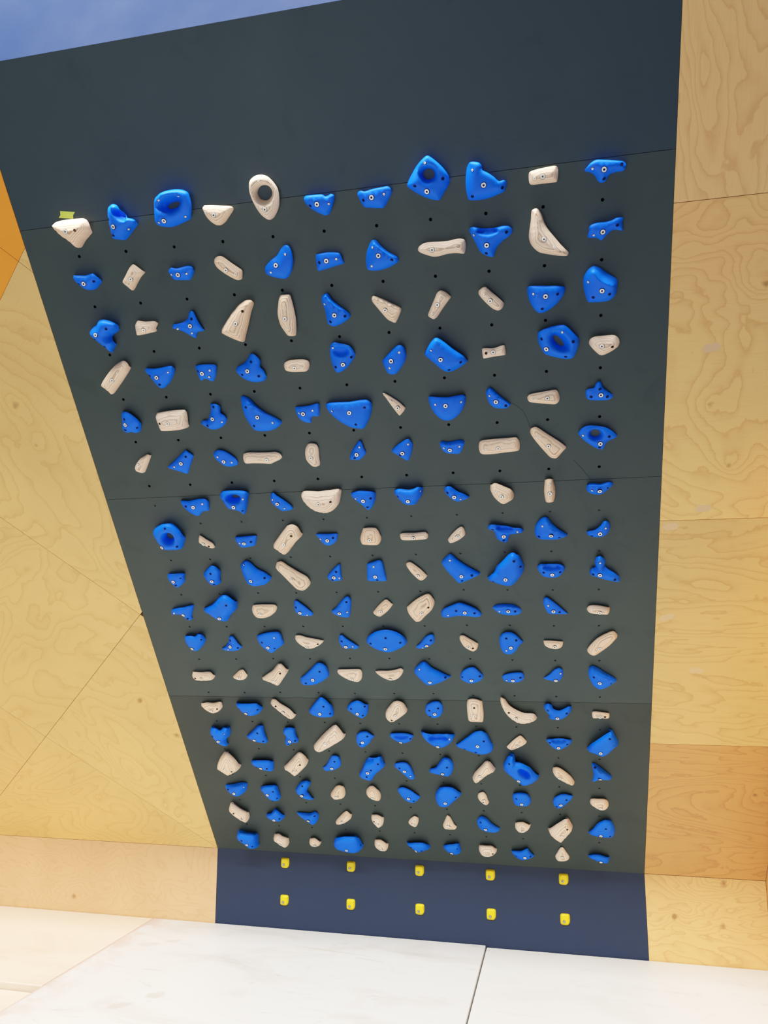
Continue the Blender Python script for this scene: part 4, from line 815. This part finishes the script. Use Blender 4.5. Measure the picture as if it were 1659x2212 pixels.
ROWN = [len([1 for h in HOLDS if h[0] == r]) for r in range(19)]
def hold_label(r, c, k, n):
    size = ''
    for s_ in ('very big', 'big', 'small', 'large', 'tiny'):
        if n.startswith(s_ + ' '): size, n = s_ + ' ', n[len(s_) + 1:]; break
    col = 'blue' if k == 'B' else 'pale wooden'
    pos = c - (1 if r == 7 else 0)
    last = ROWN[r]
    p = 'leftmost' if pos == 1 else 'rightmost' if pos == last else ORD[pos] + ' from left'
    row = 'the top row' if r == 1 else 'the bottom row' if r == 18 else ORD[r] + ' row from top'
    return f'{size}{col} {n} climbing hold, {p} in {row}'

for (r, c, k, n, org, H, la, P, s, d, hole, pocket, crest) in HOLDS:
    me, bvh = hold_mesh(k, pairs(P), H / 1000, pairs(hole) or None, pairs(pocket) or None, pairs(crest) or None, lip=la)
    o = link('climbing_hold', me, M['blue'] if k == 'B' else M['wood'], None, board_matrix(org[0] / 1000, org[1] / 1000, .0002))
    tag(o, hold_label(r, c, k, n), 'climbing hold', 'blue climbing holds on the board' if k == 'B' else 'wooden climbing holds on the board')
    link('bolt', ME_BOLT if k == 'B' else ME_BOLTW, [], o, seat(bvh, 0, 0, .85))
    for x, y in pairs(s): link('screw', ME_SCREW if k == 'B' else ME_SCREWW, [], o, seat(bvh, x, y))
    for x, y in pairs(d): link('screw_hole', ME_HOLE if k == 'B' else ME_HOLEW, [], o, seat(bvh, x, y))

# yellow footholds on the kickboard
ME_BOLTY = lathe([(.0085, -.003, 0), (.0082, .0008, 0), (.0070, .0008, 1), (.0064, .0026, 1), (.0030, .0028, 1), (.0024, .0012, 0)], 18)
for m in (M['brownhole'], M['chrome']): ME_BOLTY.materials.append(m)
fx = [-.804, -.400, .005, .408, .809]
FP = [(-.017, .030), (.019, .030), (.027, .022), (.027, -.012), (.014, -.030), (-.018, -.030), (-.027, -.022), (-.027, .022)]
fme, fbvh = hold_mesh('Y', [(x * .92, y * .95) for x, y in FP], .015, name='foothold')
fme.materials.append(M['yellow'])
for row, zs in enumerate(((.3657, .3686, .3700, .3701, .3719), (.1581, .1616, .1628, .1638, .1658))):
    for i, (x, z) in enumerate(zip(fx, zs)):
        o = link('yellow_foothold', fme, [], None, kick_matrix(x, z, -.0002))
        pos = ('leftmost', 'second from left', 'middle one', 'second from right', 'rightmost')[i]
        tag(o, f'small yellow square foothold, {pos} of the {"upper" if row == 0 else "lower"} five on the navy kickboard', 'foothold', 'yellow footholds on the kickboard')
        link('bolt', ME_BOLTY, [], o, seat(fbvh, -.006, -.009))

# strip of tape above the first hold
TP = [(-1038, -17), (-977, -27), (-988, -37), (-992, -50), (-1052, -40), (-1041, -31)]
tp = link('tape_strip', slab([(a / 1000 + 1.014, b / 1000 + .033) for a, b in TP], .0002, .0009), M['tape'], None, board_matrix(-1.014, -.033))
tag(tp, 'torn strip of lime green tape stuck above the leftmost wooden hold', 'tape')

# ================================================================ camera
cam = bpy.data.cameras.new('camera'); co = bpy.data.objects.new('camera', cam); COL.objects.link(co)
right = Vector((0.978408083, 0.206682291, 0.000229779)); up = Vector((0.03446816, -0.16426394, 0.98581403)); fwd = Vector((-0.20378805, 0.9645205, 0.16784113))
mw = Matrix.Identity(4)
for i in range(3): mw[i][0], mw[i][1], mw[i][2] = right[i], up[i], -fwd[i]
mw.translation = (0.757077, -4.549401, 1.669107)
co.matrix_world = mw
cam.sensor_fit = 'VERTICAL'; cam.sensor_height = 36.0; cam.lens = 1629.35 * 36 / 2212
cam.clip_start = .05; cam.clip_end = 100
SC.camera = co

# ================================================================ light
def area(name, loc, target, size, power, color=(1, 1, 1), spread=180):
    L = bpy.data.lights.new(name, 'AREA'); L.shape = 'RECTANGLE'; L.size, L.size_y = size; L.energy = power; L.color = color
    L.spread = math.radians(spread)
    o = bpy.data.objects.new(name, L); COL.objects.link(o); o.location = loc
    o.rotation_euler = (Vector(target) - Vector(loc)).to_track_quat('-Z', 'Y').to_euler(); return o
area('ceiling_light', (-.6, -4.8, 7.0), (-.6, -2.2, 0), (6.5, .7), 1560, (1, .97, .93))
area('fill_light', (-2.5, -8.0, 1.2), (0, -1.5, 1.6), (3.0, 2.0), 38, (.93, .97, 1))  # added soft frontal fill behind the camera, no window known there
W = bpy.data.worlds.new('world'); SC.world = W; W.use_nodes = True
bg = W.node_tree.nodes['Background']; bg.inputs[0].default_value = (1.0, .97, .93, 1); bg.inputs[1].default_value = 0.05
SC.view_settings.view_transform = 'Standard'; SC.view_settings.look = 'None'
SC.view_settings.exposure = 0.07; SC.view_settings.gamma = 1.0
SC.view_settings.use_curve_mapping = True           # soft shoulder, as a phone camera renders white mats
cm = SC.view_settings.curve_mapping; cm.white_level = (2, 2, 2)
cv = cm.curves[3]; cv.points[0].location = (0, 0); cv.points[1].location = (1, 1)
for p in ((.03, .062), (.1, .230), (.25, .53), (.5, .80)): cv.points.new(*p)
cm.update()
